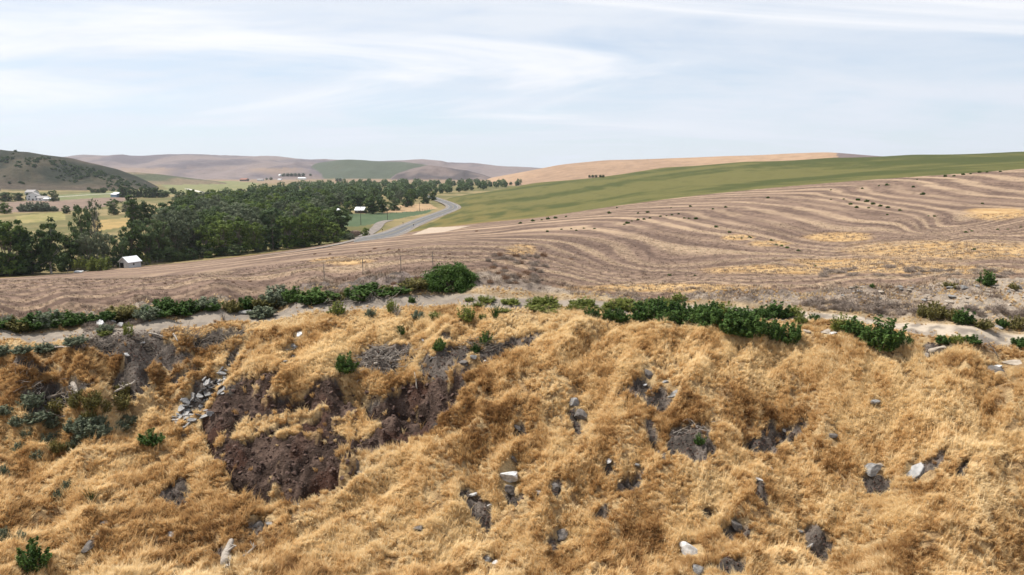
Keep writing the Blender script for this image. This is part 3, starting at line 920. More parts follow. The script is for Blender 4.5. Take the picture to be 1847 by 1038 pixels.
HAND = [ # px, base py, top py, width px, kind, label, group
 (-35,500,402,80,'dark','dark green tree cut off by the edge of the photo beside the field',None),
 (20,499,394,80,'bright','tall leafy green tree at the corner of the stubble field',None),
 (60,497,408,64,'dark','bushy dark tree between the corner tree and the pale trunked tree',None),
 (93,496,396,52,'tall','tall tree with bare pale trunks standing at the field edge',None),
 (128,488,414,52,'dark','dark tree just beside the pale trunked tree',None),
 (152,466,360,44,'mid','tall rounded tree standing above the trees behind the shed',None),
 (175,462,356,36,'sparse','thin half bare grey tree rising above its neighbours',None),
 (160,487,418,46,'willow','greyish tree behind the bright bushes near the shed',None),
 (192,484,414,48,'willow','pale grey green willow behind the white shed',None),
 (218,482,420,42,'mid','dusty green tree right behind the white shed roof',None),
 (240,478,400,46,'dark','dark narrow tree beside the white shed',None),
 (264,475,392,54,'mid','large round tree behind the rail fence',None),
 (290,472,388,56,'mid','broad round tree behind the far end of the rail fence',None),
 (318,468,390,54,'willow','grey green willow at the start of the bright tree row',None),
 (345,464,388,52,'willow','spreading willow with pale drooping crown before the bright row',None),
 (372,464,404,46,'bright','first bright green tree of the row along the field edge',None),
 (400,461,396,54,'bright','second bright green tree of the row along the field edge',None),
 (430,458,390,54,'bright','third bright green tree of the row along the field edge',None),
 (460,455,400,42,'bright','fourth bright green tree of the row along the field edge',None),
 (490,452,402,40,'dark','dark tree beside the utility pole in the front row',None),
 (520,450,388,46,'bright','bright green tree after the utility pole in the front row',None),
 (547,447,384,52,'bright','tallest bright green tree near the end of the row',None),
 (577,444,390,46,'bright','second to last bright green tree of the front row',None),
 (603,441,402,38,'bright','last bright green tree of the front row beside the gravel lane',None),
 (660,428,411,18,'bright','small round green tree alone between the gravel lane and alfalfa',None),
 (243,412,350,30,'poplar','dark upright poplar standing alone behind the golden field',None),
 (262,410,358,28,'dark','dark tree leaning against the upright poplar',None),
 (276,408,364,24,'mid','lower tree on the far side of the upright poplar',None),
 (205,388,357,28,'mid','green tree between the brown field and golden field',None),
 (228,388,360,22,'sparse','thin tree beside the upright poplar and golden field',None),
 (325,366,342,24,'mid','lone tree in front of the pale green far field',None),
 (120,386,370,16,'dark','small dark tree at the end of the brown field',None),
 (10,364,345,30,'dark','dark tree at the photo edge beside the white farmhouse',None),
 (33,363,346,22,'dark','dark tree just before the white farmhouse',None),
 (80,362,347,14,'dark','small dark tree touching the white farmhouse',None),
 (97,364,341,20,'mid','tall green tree after the white farmhouse',None),
 (50,361,347,8,'dark','narrow dark tree in front of the white farmhouse',None),
 (8,386,365,26,'bright','round green tree at the photo edge by the brown field',None),
]
FARM = 'trees around the white roofed farm'
for (x_, b_, t_, w_, k_) in [(552,387,352,30,'mid'),(570,384,350,30,'dark'),(628,388,362,22,'bright'),(598,380,350,30,'dark'),(645,376,348,32,'dark'),(672,386,350,36,'dark'),(690,384,356,26,'dark'),(712,380,354,28,'mid'),(735,374,350,24,'mid'),(742,371,357,14,'bright'),(640,368,344,30,'mid'),(612,372,346,30,'willow'),(765,368,346,22,'dark'),(780,362,343,20,'dark'),(720,366,342,24,'willow')]:
    HAND.append((x_, b_, t_, w_, k_, 'leafy tree standing around the white roofed farm by the alfalfa', FARM))
for x_ in (166,172,178,184,188):
    HAND.append((x_, 348.5, 339.5 + random.uniform(0, 1.5), 8, 'dark', 'small dark tree in the windbreak at the foot of the scrubby hill', 'windbreak under the scrubby hill'))
for x_ in (221,228,235,242,249,256,263,270,277,284):
    HAND.append((x_, 357 + random.uniform(-1, 1), 335 + random.uniform(0, 6), random.uniform(10, 15), random.choice(['poplar', 'dark', 'poplar']), 'dark upright tree in the grove beside the blue barn', 'grove beside the blue barn'))
for (x_, b_) in ((300, 356), (292, 357), (312, 350)):
    HAND.append((x_, b_, b_ - 12, 15, 'dark', 'small dark tree on the far side of the blue barn grove', 'small trees past the blue barn grove'))
CANDS = []
for h in HAND:
    X, Y, t = floor_at(h[0], h[1])
    hh = Y * (float(ray(h[0], h[2])[1]) - t)
    CANDS.append((hh / Y + 1, h[4], X, Y, hh, h[3] / FPX * Y, h[5], h[6]))
# the belt of trees along the creek
MASS = [([(300,449),(352,446),(620,428),(566,394),(480,384),(350,376),(318,392),(305,420)], 0),
        ([(335,380),(480,386),(556,388),(600,372),(700,366),(752,366),(790,351),(865,344.5),(965,333),(965,329.5),(850,329.5),(640,333),(560,339),(480,348),(410,358),(345,372)], 1)]
r_ = np.random.default_rng(5)
placed = [(c[2], c[3]) for c in CANDS]
for poly, which in MASS:
    wp = on_floor(poly)
    xs = [p[0] for p in wp]; ys = [p[1] for p in wp]
    for _ in range(26000):
        Y = math.exp(r_.uniform(math.log(min(ys)), math.log(max(ys))))
        X = r_.uniform(min(xs), max(xs))
        if not bool(inpoly(X, Y, wp)):
            continue
        dmin = max(9.5, Y / 46) if which else max(9.0, Y / 50)
        if any((X - a) ** 2 + (Y - b) ** 2 < dmin * dmin for a, b in placed):
            continue
        if abs(float(zat(X, Y))) > 2.0:
            continue
        placed.append((X, Y))
        k_ = r_.choice(['mid', 'dark', 'willow', 'bright', 'dark', 'bright', 'willow'] if Y > 420 else ['mid', 'willow', 'bright', 'willow', 'dark', 'mid'])
        hh = r_.uniform(7, 17) if which else r_.uniform(8, 18)
        wid = hh * r_.uniform(.75, 1.0)
        lab = {'mid': 'mid green tree in the creek side tree belt', 'dark': 'dark green tree in the creek side tree belt', 'willow': 'grey green willow in the creek side tree belt', 'bright': 'brighter green tree in the creek side tree belt'}[k_]
        tx = float(project(X, Y, 8.0)[0]); ty_ = float(project(X, Y, 0.0)[1])
        where = ('behind the grey willows and rail fence' if tx < 400 else 'close behind the bright green front row' if ty_ > 392 else 'deep in the belt behind the bright front row' if tx < 545 else 'behind the white roofed farm' if tx < 770 else 'in the thin far end of the belt past the road bend')
        lab = lab.split(' in the creek')[0] + ' ' + where
        CANDS.append((hh / Y, str(k_), X, Y, hh, wid, lab, lab + ' group'))
CANDS.sort(key=lambda c: -c[0])
print('trees', len(CANDS))
for c in CANDS[:296]:
    plant_tree(c[1], c[2], c[3], c[4], c[5], c[6], c[7])
# what is left is a far wood that reads as one mass
if len(CANDS) > 296:
    r = np.random.default_rng(9)
    cen = []; tone = []
    for c in CANDS[296:]:
        k = 150
        d = r.normal(size=(k, 3)); d /= np.linalg.norm(d, axis=1)[:, None]
        p = np.array([c[2], c[3], c[4] * .55]) + d * r.uniform(.5, 1.0, (k, 1)) * np.array([c[5] * .5, c[5] * .5, c[4] * .45])
        cen.append(p); tone.append(np.full(k, r.uniform(.2, .8)))
    cen = np.concatenate(cen)
    V, F = cards(r, cen, 2.3 * r.uniform(.6, 1.3, len(cen)), np.tile([0, 0, .8], (len(cen), 1)))
    me = mesh_from('far_woodland', V, F, M_LEAF['mid'], False); set_tone(me, np.repeat(np.concatenate(tone), 4))
    tag(link('far_woodland', me), 'dark far end of the creek side wood under the hills', 'wood', kind='stuff')
# low growth under the belt, along the edge of the stubble field
r_ = np.random.default_rng(15)
for k in range(46):
    px = r_.uniform(0, 640); py = np.interp(px, [0, 230, 450, 620, 640], [501, 483.5, 460.5, 437, 434]) - r_.uniform(0, 5)
    X, Y, t = floor_at(px, py)
    kd = str(r_.choice(['bright', 'mid', 'willow', 'dark']))
    h_ = r_.uniform(2.0, 5.0)
    plant_tree(kd, X, Y, h_, h_ * r_.uniform(1.0, 1.6), 'low bushy growth under the trees along the stubble field edge', 'undergrowth bushes below the front trees', 'bush', 'undergrowth_bush')
# small tree groups on the far slopes
FT = [(x, 318.5, 6, 'clump of dark trees by the far white barn', 'far farm trees') for x in (512, 519, 526, 533, 540, 547)] + \
     [(x, 320.5, 5, 'dark tree at the foot of the tan hill', 'trees under the tan hill') for x in (1063, 1069, 1075, 1083, 1088)] + \
     [(560, 317.5, 4, 'single far tree beside the far white barn', None), (481, 325, 4, 'small far tree near the red roofed barn', None), (489, 325, 5, 'larger far tree near the red roofed barn', None), (608, 327.5, 6, 'thin far tree standing in the dry far valley', None), (614, 327.5, 6, 'second thin far tree in the dry far valley', None)]
for (px, py, hp, lab, grp) in FT:
    g = ground(px, py, 500)
    plant_tree('dark', g[0], g[1], hp / FPX * g[1], hp * 1.35 / FPX * g[1], lab, grp)

# ------------------------------------------------------------------ shrubs and weeds
def make_weed(seed, leaf, nst=46, per=60, spread=.5, lsize=.075, up=1.0, aspect=1.6):
    """a weed clump about 1 m high and 1 m wide made of leafy plumes; returns foliage and stem meshes"""
    r = np.random.default_rng(seed)
    cen = []; tone = []; st = MB()
    for k in range(nst):
        a = r.uniform(0, 6.28); q = math.sqrt(r.uniform(0, 1)) * spread
        b = np.array([math.cos(a) * q * .45, math.sin(a) * q * .45, 0])
        hgt = up * r.uniform(.34, 1.22) * (1 - .40 * (q / spread) ** 2)
        tip = np.array([math.cos(a) * q * 1.05 + r.normal() * .07, math.sin(a) * q * 1.05 + r.normal() * .07, hgt])
        mid = (b + tip) / 2 + np.array([math.cos(a), math.sin(a), 0]) * .06
        st.tube([b - np.array([0, 0, .05]), mid, tip], [.008, .006, .002], 3)
        f = r.uniform(.12, 1, per) ** .8
        p = b * ((1 - f) ** 2)[:, None] + 2 * mid * (f * (1 - f))[:, None] + tip * (f ** 2)[:, None]
        p = p + r.normal(size=(per, 3)) * (.062 * (1.2 - .85 * f))[:, None]
        p[:, 2] = np.maximum(p[:, 2], .02)
        cen.append(p); tone.append(np.full(per, r.uniform(.15, .85)) + .2 * (f - .5))
    cen = np.concatenate(cen); tone = np.clip(np.concatenate(tone), 0, 1)
    V, F = cards(r, cen, lsize * r.uniform(.6, 1.25, len(cen)), np.tile([0, 0, .5], (len(cen), 1)), aspect)
    me = mesh_from('foliage', V, F, M_LEAF[leaf], False); set_tone(me, np.repeat(tone, 4))
    return me, st.mesh('stem', M_DEADWOOD)


def make_tumble(seed, leaf, n=420, r0=.5):
    """a dry twiggy ball"""
    r = np.random.default_rng(seed)
    V = []; F = []
    for k in range(n):
        d = r.normal(size=3); d /= np.linalg.norm(d); d[2] = abs(d[2]) * .9 + .05
        p0 = d * r0 * r.uniform(.2, .75); e = d + r.normal(size=3) * .7; e[2] = e[2] * .8
        p1 = p0 + e / np.linalg.norm(e) * r0 * r.uniform(.25, .5)
        p0[2] = max(p0[2], 0); p1[2] = max(p1[2], .02)
        s = np.cross(p1 - p0, r.normal(size=3)); s = s / (np.linalg.norm(s) + 1e-9) * .009
        i = len(V); m = (p0 + p1) / 2 + r.normal(size=3) * .03
        V += [p0 - s, p0 + s, m + s, m - s, p1]
        F.append((i, i + 1, i + 2, i + 3)); F.append((i + 3, i + 2, i + 4, i + 4))
    V = np.array(V)
    me = bpy.data.meshes.new('twigs')
    me.from_pydata(V.tolist(), [], [f if f[2] != f[3] else f[:3] for f in F])
    me.materials.append(M_LEAF[leaf]); me.update()
    set_tone(me, r.uniform(.2, .8, len(V)))
    return me


WEED = {k: [make_weed(s, k, **kw) for s in seeds] for k, seeds, kw in [
 ('weed', (1, 2, 3, 10, 11), dict(nst=44, per=58, aspect=2.1)), ('lime', (4, 5), dict(nst=46, per=44, lsize=.07)), ('sage', (6, 7), dict(nst=60, per=48, lsize=.07, aspect=2.2)),
 ('olive', (8, 9), dict(nst=46, per=44, lsize=.075))]}
TUMBLE = {'dry': [make_tumble(s, 'dry') for s in (1, 2, 3)], 'russet': [make_tumble(s, 'russet') for s in (4, 5)]}
NUM = ['first', 'second', 'third', 'fourth', 'fifth', 'sixth', 'seventh', 'eighth', 'ninth', 'tenth', 'eleventh', 'twelfth', 'thirteenth', 'fourteenth', 'fifteenth', 'sixteenth', 'seventeenth', 'eighteenth', 'nineteenth', 'twentieth',
       'twenty-first', 'twenty-second', 'twenty-third', 'twenty-fourth', 'twenty-fifth', 'twenty-sixth', 'twenty-seventh', 'twenty-eighth', 'twenty-ninth', 'thirtieth', 'thirty-first', 'thirty-second', 'thirty-third', 'thirty-fourth', 'thirty-fifth', 'thirty-sixth']


def weed(kind, px, py, wpx, hpx, label, group=None, name='weed_clump', ymin=24, parts=True, g=None):
    g = ground(px, py, ymin) if g is None else g
    mpp = g[1] / FPX
    fol, stem = random.choice(WEED[kind])
    e = link(name, None, loc=(g[0], g[1], g[2] - .04), rot=(0, 0, random.uniform(0, 6.28)), scale=(wpx * mpp / 1.05, wpx * mpp / 1.05, hpx * mpp / 1.0))
    link('foliage', fol, e)
    if parts:
        link('stem', stem, e)
    tag(e, label, {'weed_clump': 'weed', 'shrub': 'shrub'}.get(name, name.split('_')[-1]), group)
    return e


def row(kind, pts, text, group, name='weed_clump', jitter=6, mix=None):
    pts = sorted((p[0] + random.uniform(-jitter, jitter), p[1] + random.uniform(-.5, .5) * jitter, p[2], p[3]) for p in pts)
    for i, (px, py, wp, hp) in enumerate(pts):
        f_ = random.uniform(.62, 1.3); wp *= f_ * random.uniform(.85, 1.2); hp *= f_
        k = random.choice(mix) if mix else kind
        weed(k, px, py, wp, hp, text % NUM[i], group, name)


# dense green weeds along the bench, right of the middle
random.seed(21)
R1 = [(1072,572,34,26),(1095,576,40,30),(1122,578,44,34),(1150,578,46,34),(1178,580,46,36),(1205,583,48,36),(1232,586,50,38),(1258,588,52,40),(1284,592,52,42),(1310,596,50,40),(1335,602,54,44),(1362,606,56,46),(1390,612,54,44),(1416,617,50,38)]
row('weed', R1, '%s dark green weed from the bush, front row above the grass bank', 'front row of dark weeds on the bench')
R2 = [(1130,562,36,22),(1160,563,38,24),(1190,565,38,24),(1220,567,40,24),(1250,569,40,26),(1282,571,42,26),(1312,573,42,28),(1345,575,44,34),(1378,574,40,26),(1405,574,40,24),(1432,572,38,22)]
row('weed', R2, '%s green weed from the bush, back row along the dirt track', 'back row of green weeds on the bench', mix=['weed', 'weed', 'lime'])
R3 = [(1522,600,34,34),(1545,604,32,26),(1562,622,34,36),(1588,628,52,44),(1612,626,44,38),(1636,622,40,32),(1700,618,34,18),(1730,618,36,20),(1758,616,34,16),(1842,622,30,16),(1470,576,26,16),(1440,585,22,14)]
row('weed', R3, '%s green weed past the gap, clump row before the pale track', 'green weeds beside the pale track', mix=['weed', 'weed', 'lime'])
random.seed(22)
R4 = [(random.uniform(850, 1240), random.uniform(543, 562), random.uniform(26, 46), random.uniform(6, 13)) for _ in range(20)] + [(925,545,30,11),(960,547,32,12),(995,549,30,11),(1030,550,32,12),(1062,551,32,14),(1098,552,30,14),(1000,560,24,12),(1035,562,26,16),(880,546,26,8),(846,545,24,8),(1150,552,26,12),(1185,553,28,12)]
row('lime', R4[:34], '%s low yellow green weed along the middle of the track', 'low yellow green weeds on the track')
R5 = [(1690,575,34,30),(1720,580,30,26),(1745,582,34,26),(1775,590,32,20),(1805,588,34,22),(1835,592,34,26),(1660,572,28,26),(1825,520,26,18),(1775,515,24,20),(1710,520,26,14),(1570,520,12,9)]
row('olive', R5, '%s olive weed along the foot of the pale rubble bank', 'weeds under the pale rubble bank', mix=['olive', 'weed', 'olive'])
# ditch row on the left
R6 = []
for px in range(-10, 760, 21):
    py = np.interp(px, [0, 120, 250, 350, 450, 560, 700, 760], [596, 591, 572, 564, 556, 545, 528, 524]) + random.uniform(-4, 4)
    if 130 < px < 215 and random.random() < .7:
        continue
    R6.append((px, py, random.uniform(40, 60), random.uniform(20, 30) if px < 560 else random.uniform(14, 22)))
row('weed', R6[:36], '%s dark weed of the row along the ditch below the field', 'dark weeds along the ditch', mix=['weed', 'weed', 'sage', 'weed', 'olive'], jitter=9)
# bench oddments
for (k, px, py, wp, hp, lab) in [
 ('sage', 473, 572, 46, 20, 'flat blue green sagebrush at the lip of the bench'), ('lime', 608, 566, 34, 22, 'sprawling yellow green weed on the dry bench'), ('sage', 668, 572, 20, 16, 'thin blue green weed on the dry bench'),
 ('lime', 708, 564, 22, 26, 'pale upright weed beside the branching dead weed'), ('sage', 754, 576, 24, 16, 'round pale sage weed on the dry bench'), ('lime', 786, 574, 26, 14, 'small lime weed next to the round sage weed'),
 ('lime', 842, 578, 38, 28, 'bright lime green weed standing alone on the bench'), ('lime', 870, 576, 16, 12, 'small lime weed between bright weed and spiky weed'), ('weed', 743, 545, 14, 12, 'little upright weed beside the track'),
 ('weed', 722, 603, 18, 16, 'dark little bush at the top of the grass bank'), ('weed', 876, 626, 24, 30, 'dark upright bush at the crest of the soil scoop'), ('weed', 858, 640, 18, 22, 'smaller dark bush beside the crest bush'),
 ('weed', 624, 672, 44, 34, 'dark green bush sprawling beside the brush pile'), ('weed', 792, 632, 24, 22, 'dark scrubby weed above the soil scoop'), ('lime', 232, 606, 20, 24, 'yellow weed on top of the gully wall'),
 ('sage', 190, 598, 30, 14, 'sage weed by the white scrap near the ditch'), ('lime', 190, 604, 30, 10, 'lime weed in front of the white scrap'),
 ('weed', 272, 800, 46, 24, 'low dark green bush beside the concrete heap'), ('sage', 122, 888, 22, 24, 'grey green tuft on the near grass terrace'), ('sage', 104, 902, 18, 20, 'thin weed beside the grey green tuft'),
 ('sage', 6, 864, 22, 26, 'grey green bush at the photo edge below the gully'), ('sage', 38, 980, 26, 24, 'sage bush on the near slope at the photo edge'), ('weed', 62, 1026, 58, 54, 'large dark green bush in the bottom corner'),
 ('weed', 1262, 800, 20, 20, 'small green bush at the edge of the grey soil patch'), ('sage', 8, 975, 22, 26, 'small sage bush at the photo edge near the bottom')]:
    weed(k, px, py, wp, hp, lab)
# sage and olive brush in the gully
random.seed(4)
GB = []
for (px, py) in [(10,800),(35,815),(55,790),(30,770),(70,825),(85,800),(110,790),(120,815),(95,770),(65,760),(140,800),(160,785),(150,765),(185,790),(210,775),(235,765),(60,735),(20,745),(175,760),(130,775)]:
    GB.append((px, py, random.uniform(24, 42), random.uniform(16, 28)))
row('sage', GB, '%s blue green sagebrush among the brush in the gully', 'sagebrush in the gully')
GO = [(108,745,32,28),(135,735,32,30),(165,738,32,30),(190,745,36,32),(215,740,32,30),(120,810,30,26),(100,815,28,24),(160,755,30,28),(225,715,26,26),(150,720,28,28)]
row('olive', GO, '%s yellowish olive bush among the gully brush', 'olive bushes in the gully', 'shrub')
# flat sage along the lip on the left
GL = [(10,638,40,16),(40,636,44,18),(72,632,42,18),(104,628,40,16),(140,622,36,14)]
row('sage', GL, '%s low grey green weed along the lip of the gully wall', 'low grey green weeds on the lip')
# the big round bush on the bank
gb = ground(816, 522, 40)
r = np.random.default_rng(77)
cen = []; tone = []
for k in range(150):
    d = r.normal(size=3); d /= np.linalg.norm(d); d[2] = abs(d[2])
    q = d * np.array([2.35, 1.6, 1.75]) * r.uniform(.6, 1.0) * (1 - .12 * (d[0] > .5))
    m = 85
    e = r.normal(size=(m, 3)); e /= np.linalg.norm(e, axis=1)[:, None]
    cen.append(q + e * r.uniform(.1, .36, (m, 1)) * np.array([1, 1, 1.1])); tone.append(np.full(m, r.uniform(.1, .9)))
cen = np.concatenate(cen); cen[:, 2] = np.maximum(cen[:, 2], .03)
V, F = cards(r, cen, .10 * r.uniform(.6, 1.3, len(cen)), np.tile([0, 0, .5], (len(cen), 1)), 1.8)
me = mesh_from('foliage', V, F, M_LEAF['weed'], False); set_tone(me, np.clip(np.repeat(np.concatenate(tone), 4), 0, 1))
e = link('round_bush', None, loc=(gb[0], gb[1] + .6, gb[2] - .1))
link('foliage', me, e)
st = MB()
for k in range(26):
    a = k * .83; q = r.uniform(.4, 1.5)
    st.tube([(0, 0, -.2), (math.cos(a) * q * .5, math.sin(a) * q * .4, .6), (math.cos(a) * q, math.sin(a) * q * .7, 1.3)], [.035, .025, .008], 5)
st.build('stem', M_BARK, e)
tag(e, 'big round dark green bush on the bank below the stubble field', 'bush')
# spiky bare weeds on the bench
for (px, py, hp, lab) in [(893, 577, 34, 'dark spiky branching weed on the bench'), (716, 572, 24, 'bare branching dead weed on the dry bench'), (165, 908, 30, 'thin spindly weed on the near grass terrace'), (405, 580, 22, 'bare pale dead weed at the lip of the bench')]:
    g = ground(px, py, 24); sz = hp * g[1] / FPX
    m = MB(); r = np.random.default_rng(px)
    for k in range(16):
        a = r.uniform(0, 6.28); q = r.uniform(.15, .55)
        tip = np.array([math.cos(a) * q, math.sin(a) * q, r.uniform(.55, 1.0)])
        m.tube([(0, 0, -.05), tip * [.4, .4, .5], tip], [.022, .016, .006], 4)
        for j in range(4):
            f = r.uniform(.4, 1); b = tip * f
            m.tube([b, b + np.array([r.normal() * .1, r.normal() * .1, r.uniform(.05, .18)])], [.010, .004], 3)
    o = m.build('branching_weed', M_LEAF['weed'] if px in (893, 165) else M_DEADWOOD, loc=(g[0], g[1], g[2] - .03), scale=sz)
    tag(o, lab, 'weed')

# weeds and dry tumbleweeds in the stubble field
random.seed(33)
c3 = [(395,620),(490,605),(555,600),(640,598),(710,600),(590,612),(810,497),(1000,497),(1065,492),(910,572),(930,565),(960,550),(1000,542),(1040,538),(1080,530),(1150,518),(1190,514),(1225,508),(1270,503),(1310,530),(1340,533),(1385,535),(1350,452),(1500,470),(1585,458),(1520,590),(1610,625),(1640,660),(1690,663),(1745,660),(215,565),(300,550),(360,543),(400,537),(520,520),(450,530),(1380,912),(1210,910),(1320,912),(860,460),(1220,462)]
c4 = [(645,403),(740,410),(800,420),(840,437),(560,405),(690,438),(730,460),(812,462),(890,450),(940,460),(1020,478),(935,508),(1210,515),(1250,518),(1110,323),(880,315),(935,310),(770,333),(1135,272),(1380,250),(1440,240),(1550,225),(1320,253),(1600,224),(1690,220),(1490,235),(195,710),(230,715),(270,728),(165,678),(345,748),(20,660),(1510,740),(1460,625),(1500,617),(1670,605),(1740,603),(1825,590),(825,985),(1425,800),(1570,433),(730,990),(1080,990),(455,848),(560,342),(140,395),(1170,372)]
for (x, y) in [(880 + a / 3.694, 250 + b / 3.694) for a, b in c3] + [(1347 + a / 3.694, 250 + b / 3.694) for a, b in c4]:
    sz = random.uniform(2.5, 6.5)
    where = ('on the upper edge of the stubble by the green crop' if y < 326 else 'in the long scatter high on the striped hillside' if x > 1440 and y < 395 else 'low on the striped hillside by the golden strips' if x > 1440 else 'in the weedy line over the knoll' if x > 1120 and y < 400 else 'in the bend of the stripes below the knoll' if y > 420 or x > 1250 else 'along the near edge of the green crop')
    weed('weed', x, y + 1, sz * 1.3, sz * .72, 'small dark green weed ' + where, 'stubble weeds ' + where, ymin=45, parts=False)


def tumble(px, py, wpx, hpx, kind, label, group, ymin=24):
    g = ground(px, py, ymin); s = wpx * g[1] / FPX
    o = link('tumbleweed', random.choice(TUMBLE[kind]), loc=(g[0], g[1], g[2] - .03), rot=(0, 0, random.uniform(0, 6.28)), scale=(s, s, hpx * g[1] / FPX * 1.9))
    tag(o, label, 'tumbleweed', group)


for k in range(46):
    tumble(random.uniform(880, 985), random.uniform(462, 512), random.uniform(14, 24), random.uniform(7, 12), random.choice(['dry', 'dry', 'russet']), 'dry brushy tumbleweed on the rough ground past the round bush', 'tumbleweeds past the round bush', 45)
for k in range(34):
    px = random.uniform(590, 770); tumble(px, np.interp(px, [590, 770], [540, 515]) + random.uniform(-14, 8), random.uniform(16, 26), random.uniform(8, 13), random.choice(['dry', 'russet', 'dry']), 'dry tumbleweed heaped on the dark bank before the round bush', 'tumbleweeds on the dark bank', 40)
for k in range(44):
    px = random.uniform(1450, 1850); tumble(px, np.interp(px, [1450, 1850], [556, 576]) + random.uniform(-14, 4), random.uniform(22, 34), random.uniform(12, 18), 'dry', 'grey tumbleweed along the foot of the rubble bank', 'tumbleweeds under the rubble bank', 38)
for k in range(40):
    px = random.uniform(1480, 1850); tumble(px, random.uniform(482, 500), random.uniform(20, 32), random.uniform(6, 9), 'dry', 'low grey tumbleweed drifted on the golden field strip', 'tumbleweeds on the golden strip', 45)
for k in range(24):
    px = random.uniform(560, 1000); tumble(px, random.uniform(452, 475) - (px - 560) * .02, random.uniform(6, 12), random.uniform(2.5, 4.5), 'russet', 'small russet tumbleweed lying in the stubble', 'russet tumbleweeds in the stubble', 52)
for (px, py) in [(108,503),(642,470),(590,487),(600,468),(420,512),(395,520),(320,528),(270,510),(60,520),(680,468),(730,455),(560,485),(450,508),(155,527),(860,418),(1030,468),(70,541),(300,537)]:
    tumble(px, py, random.uniform(8, 14), random.uniform(2.5, 4), 'russet', 'small brown tumbleweed lying in the sloping field', 'brown tumbleweeds on the sloping field', 52)
for k in range(22):
    px = random.uniform(150, 260); tumble(px, np.interp(px, [150, 260], [594, 580]) + random.uniform(-10, 4), random.uniform(16, 26), random.uniform(8, 14), 'dry', 'dry tumbleweed filling the gap in the ditch weeds', 'tumbleweeds in the ditch gap', 38)

# dark shrubs dotted over the scrubby hill
r = np.random.default_rng(64)
cl = []; tn = []
for k in range(26):
    d = r.normal(size=3); d /= np.linalg.norm(d); d[2] = abs(d[2])
    q = d * np.array([.42, .42, .62]) * r.uniform(.5, 1)
    e_ = r.normal(size=(16, 3)); cl.append(q + e_ * .085); tn.append(np.full(16, r.uniform(.2, .8)))
cl = np.concatenate(cl); cl[:, 2] = np.maximum(cl[:, 2], .02)
V, F = cards(r, cl, .15 * r.uniform(.6, 1.3, len(cl)), np.tile([0, 0, .6], (len(cl), 1)))
HS = mesh_from('shrub', V, F, M_LEAF['dark'], False); set_tone(HS, np.repeat(np.concatenate(tn), 4))
SPOT = [(28,274),(33,276),(24,278)]
for k in range(900):
    px = 292 * r.uniform(0, 1) ** .8; py = 268 + 95 * (px / 292) ** 1.35 * .78 + abs(r.normal()) * 26 + 3
    dens = float(fbm(np.array(px / 42.), np.array(py / 16.), 2, 201))
    if dens < .44 + .1 * (px < 90) or py > 347:
        continue
    SPOT.append((px, py))
for (px, py) in [(75,312),(78,318),(5,310),(2,320),(8,326),(120,300),(123,306),(310,324),(318,325),(326,325),(334,326),(342,326),(350,327),(415,324)]:
    SPOT.append((px, py))
for (px, py) in SPOT[:17] + SPOT[17:300]:
    g = ground(px, py, 500)
    s = r.uniform(2.5, 7.0)
    tag(link('shrub', HS, loc=(g[0], g[1], g[2] - .3), rot=(0, 0, r.uniform(0, 6)), scale=(s * r.uniform(1, 1.5), s, s * r.uniform(.8, 1.2))), 'dark shrub dotted ' + ('high on the slope' if py < 300 + px * .06 and px < 180 else 'along the falling ridge' if px > 180 else 'low on the slope') + ' of the scrubby hill', 'shrub', 'scrubby hill shrubs ' + ('high' if py < 300 + px * .06 and px < 180 else 'ridge' if px > 180 else 'low'))

# ------------------------------------------------------------------ roads in the valley
M_ASPHALT = plain_mat('asphalt', (.085, .085, .09), (.125, .122, .12), .25, .85, .1, .02)
M_GRAVEL = plain_mat('gravel', (.12, .105, .095), (.22, .19, .165), .4, .95, .3, .05)
M_PAINT = plain_mat('road_paint', (.34, .34, .33), (.42, .42, .41), .5, .7, 0)
M_YPAINT = plain_mat('yellow_paint', (.26, .20, .06), (.32, .25, .09), .5, .7, 0)
M_LANE = plain_mat('pale_lane', (.42, .39, .35), (.55, .51, .46), .1, .95, 0)


def smooth_line(pts, step):
    pts = np.array(pts, float)
    for _ in range(3):       # Chaikin
        q = [pts[0]]
        for a, b in zip(pts[:-1], pts[1:]):
            q += [a * .75 + b * .25, a * .25 + b * .75]
        q.append(pts[-1]); pts = np.array(q)
    d = np.concatenate([[0], np.cumsum(np.linalg.norm(np.diff(pts, axis=0), axis=1))])
    s = np.arange(0, d[-1], step)
    return np.stack([np.interp(s, d, pts[:, k]) for k in range(pts.shape[1])], 1)


def ribbon(name, line, half, lift, mat, offset=0.0, cross=5, zline=None, parent=None):
    t = np.gradient(line[:, :2], axis=0); t /= np.linalg.norm(t, axis=1)[:, None]
    nrm = np.stack([t[:, 1], -t[:, 0]], 1)
    V = []
    k = np.linspace(-half, half, cross) + offset
    for j in k:
        xy = line[:, :2] + nrm * j
        z = (zat(xy[:, 0], xy[:, 1]) if zline is None else zline) + lift
        V.append(np.stack([xy[:, 0], xy[:, 1], z], 1))
    V = np.stack(V, 1)
    n = len(line); ix = np.arange(n * cross).reshape(n, cross)
    F = np.stack([ix[:-1, :-1], ix[:-1, 1:], ix[1:, 1:], ix[1:, :-1]], -1).reshape(-1, 4)[:, ::-1]
    me = mesh_from(name, V.reshape(-1, 3), F, mat)
    return link(name, me, parent)


ROAD_PX = [(640,446),(665,438),(690,430),(722,416),(747,404.5),(771,394.5),(795,386.5),(812,380.5),(819,377),(816,371.5),(800,364.5),(784,358.5),(774,354.8),(771,352.5)]
road_w = [ground(a, b, 255)[:2] for a, b in ROAD_PX]
rl = smooth_line(road_w, 4.0)
zl = zat(rl[:, 0], rl[:, 1])
kk = np.hanning(31); kk /= kk.sum()
zl = np.convolve(np.pad(zl, 15, 'edge'), kk, 'valid')
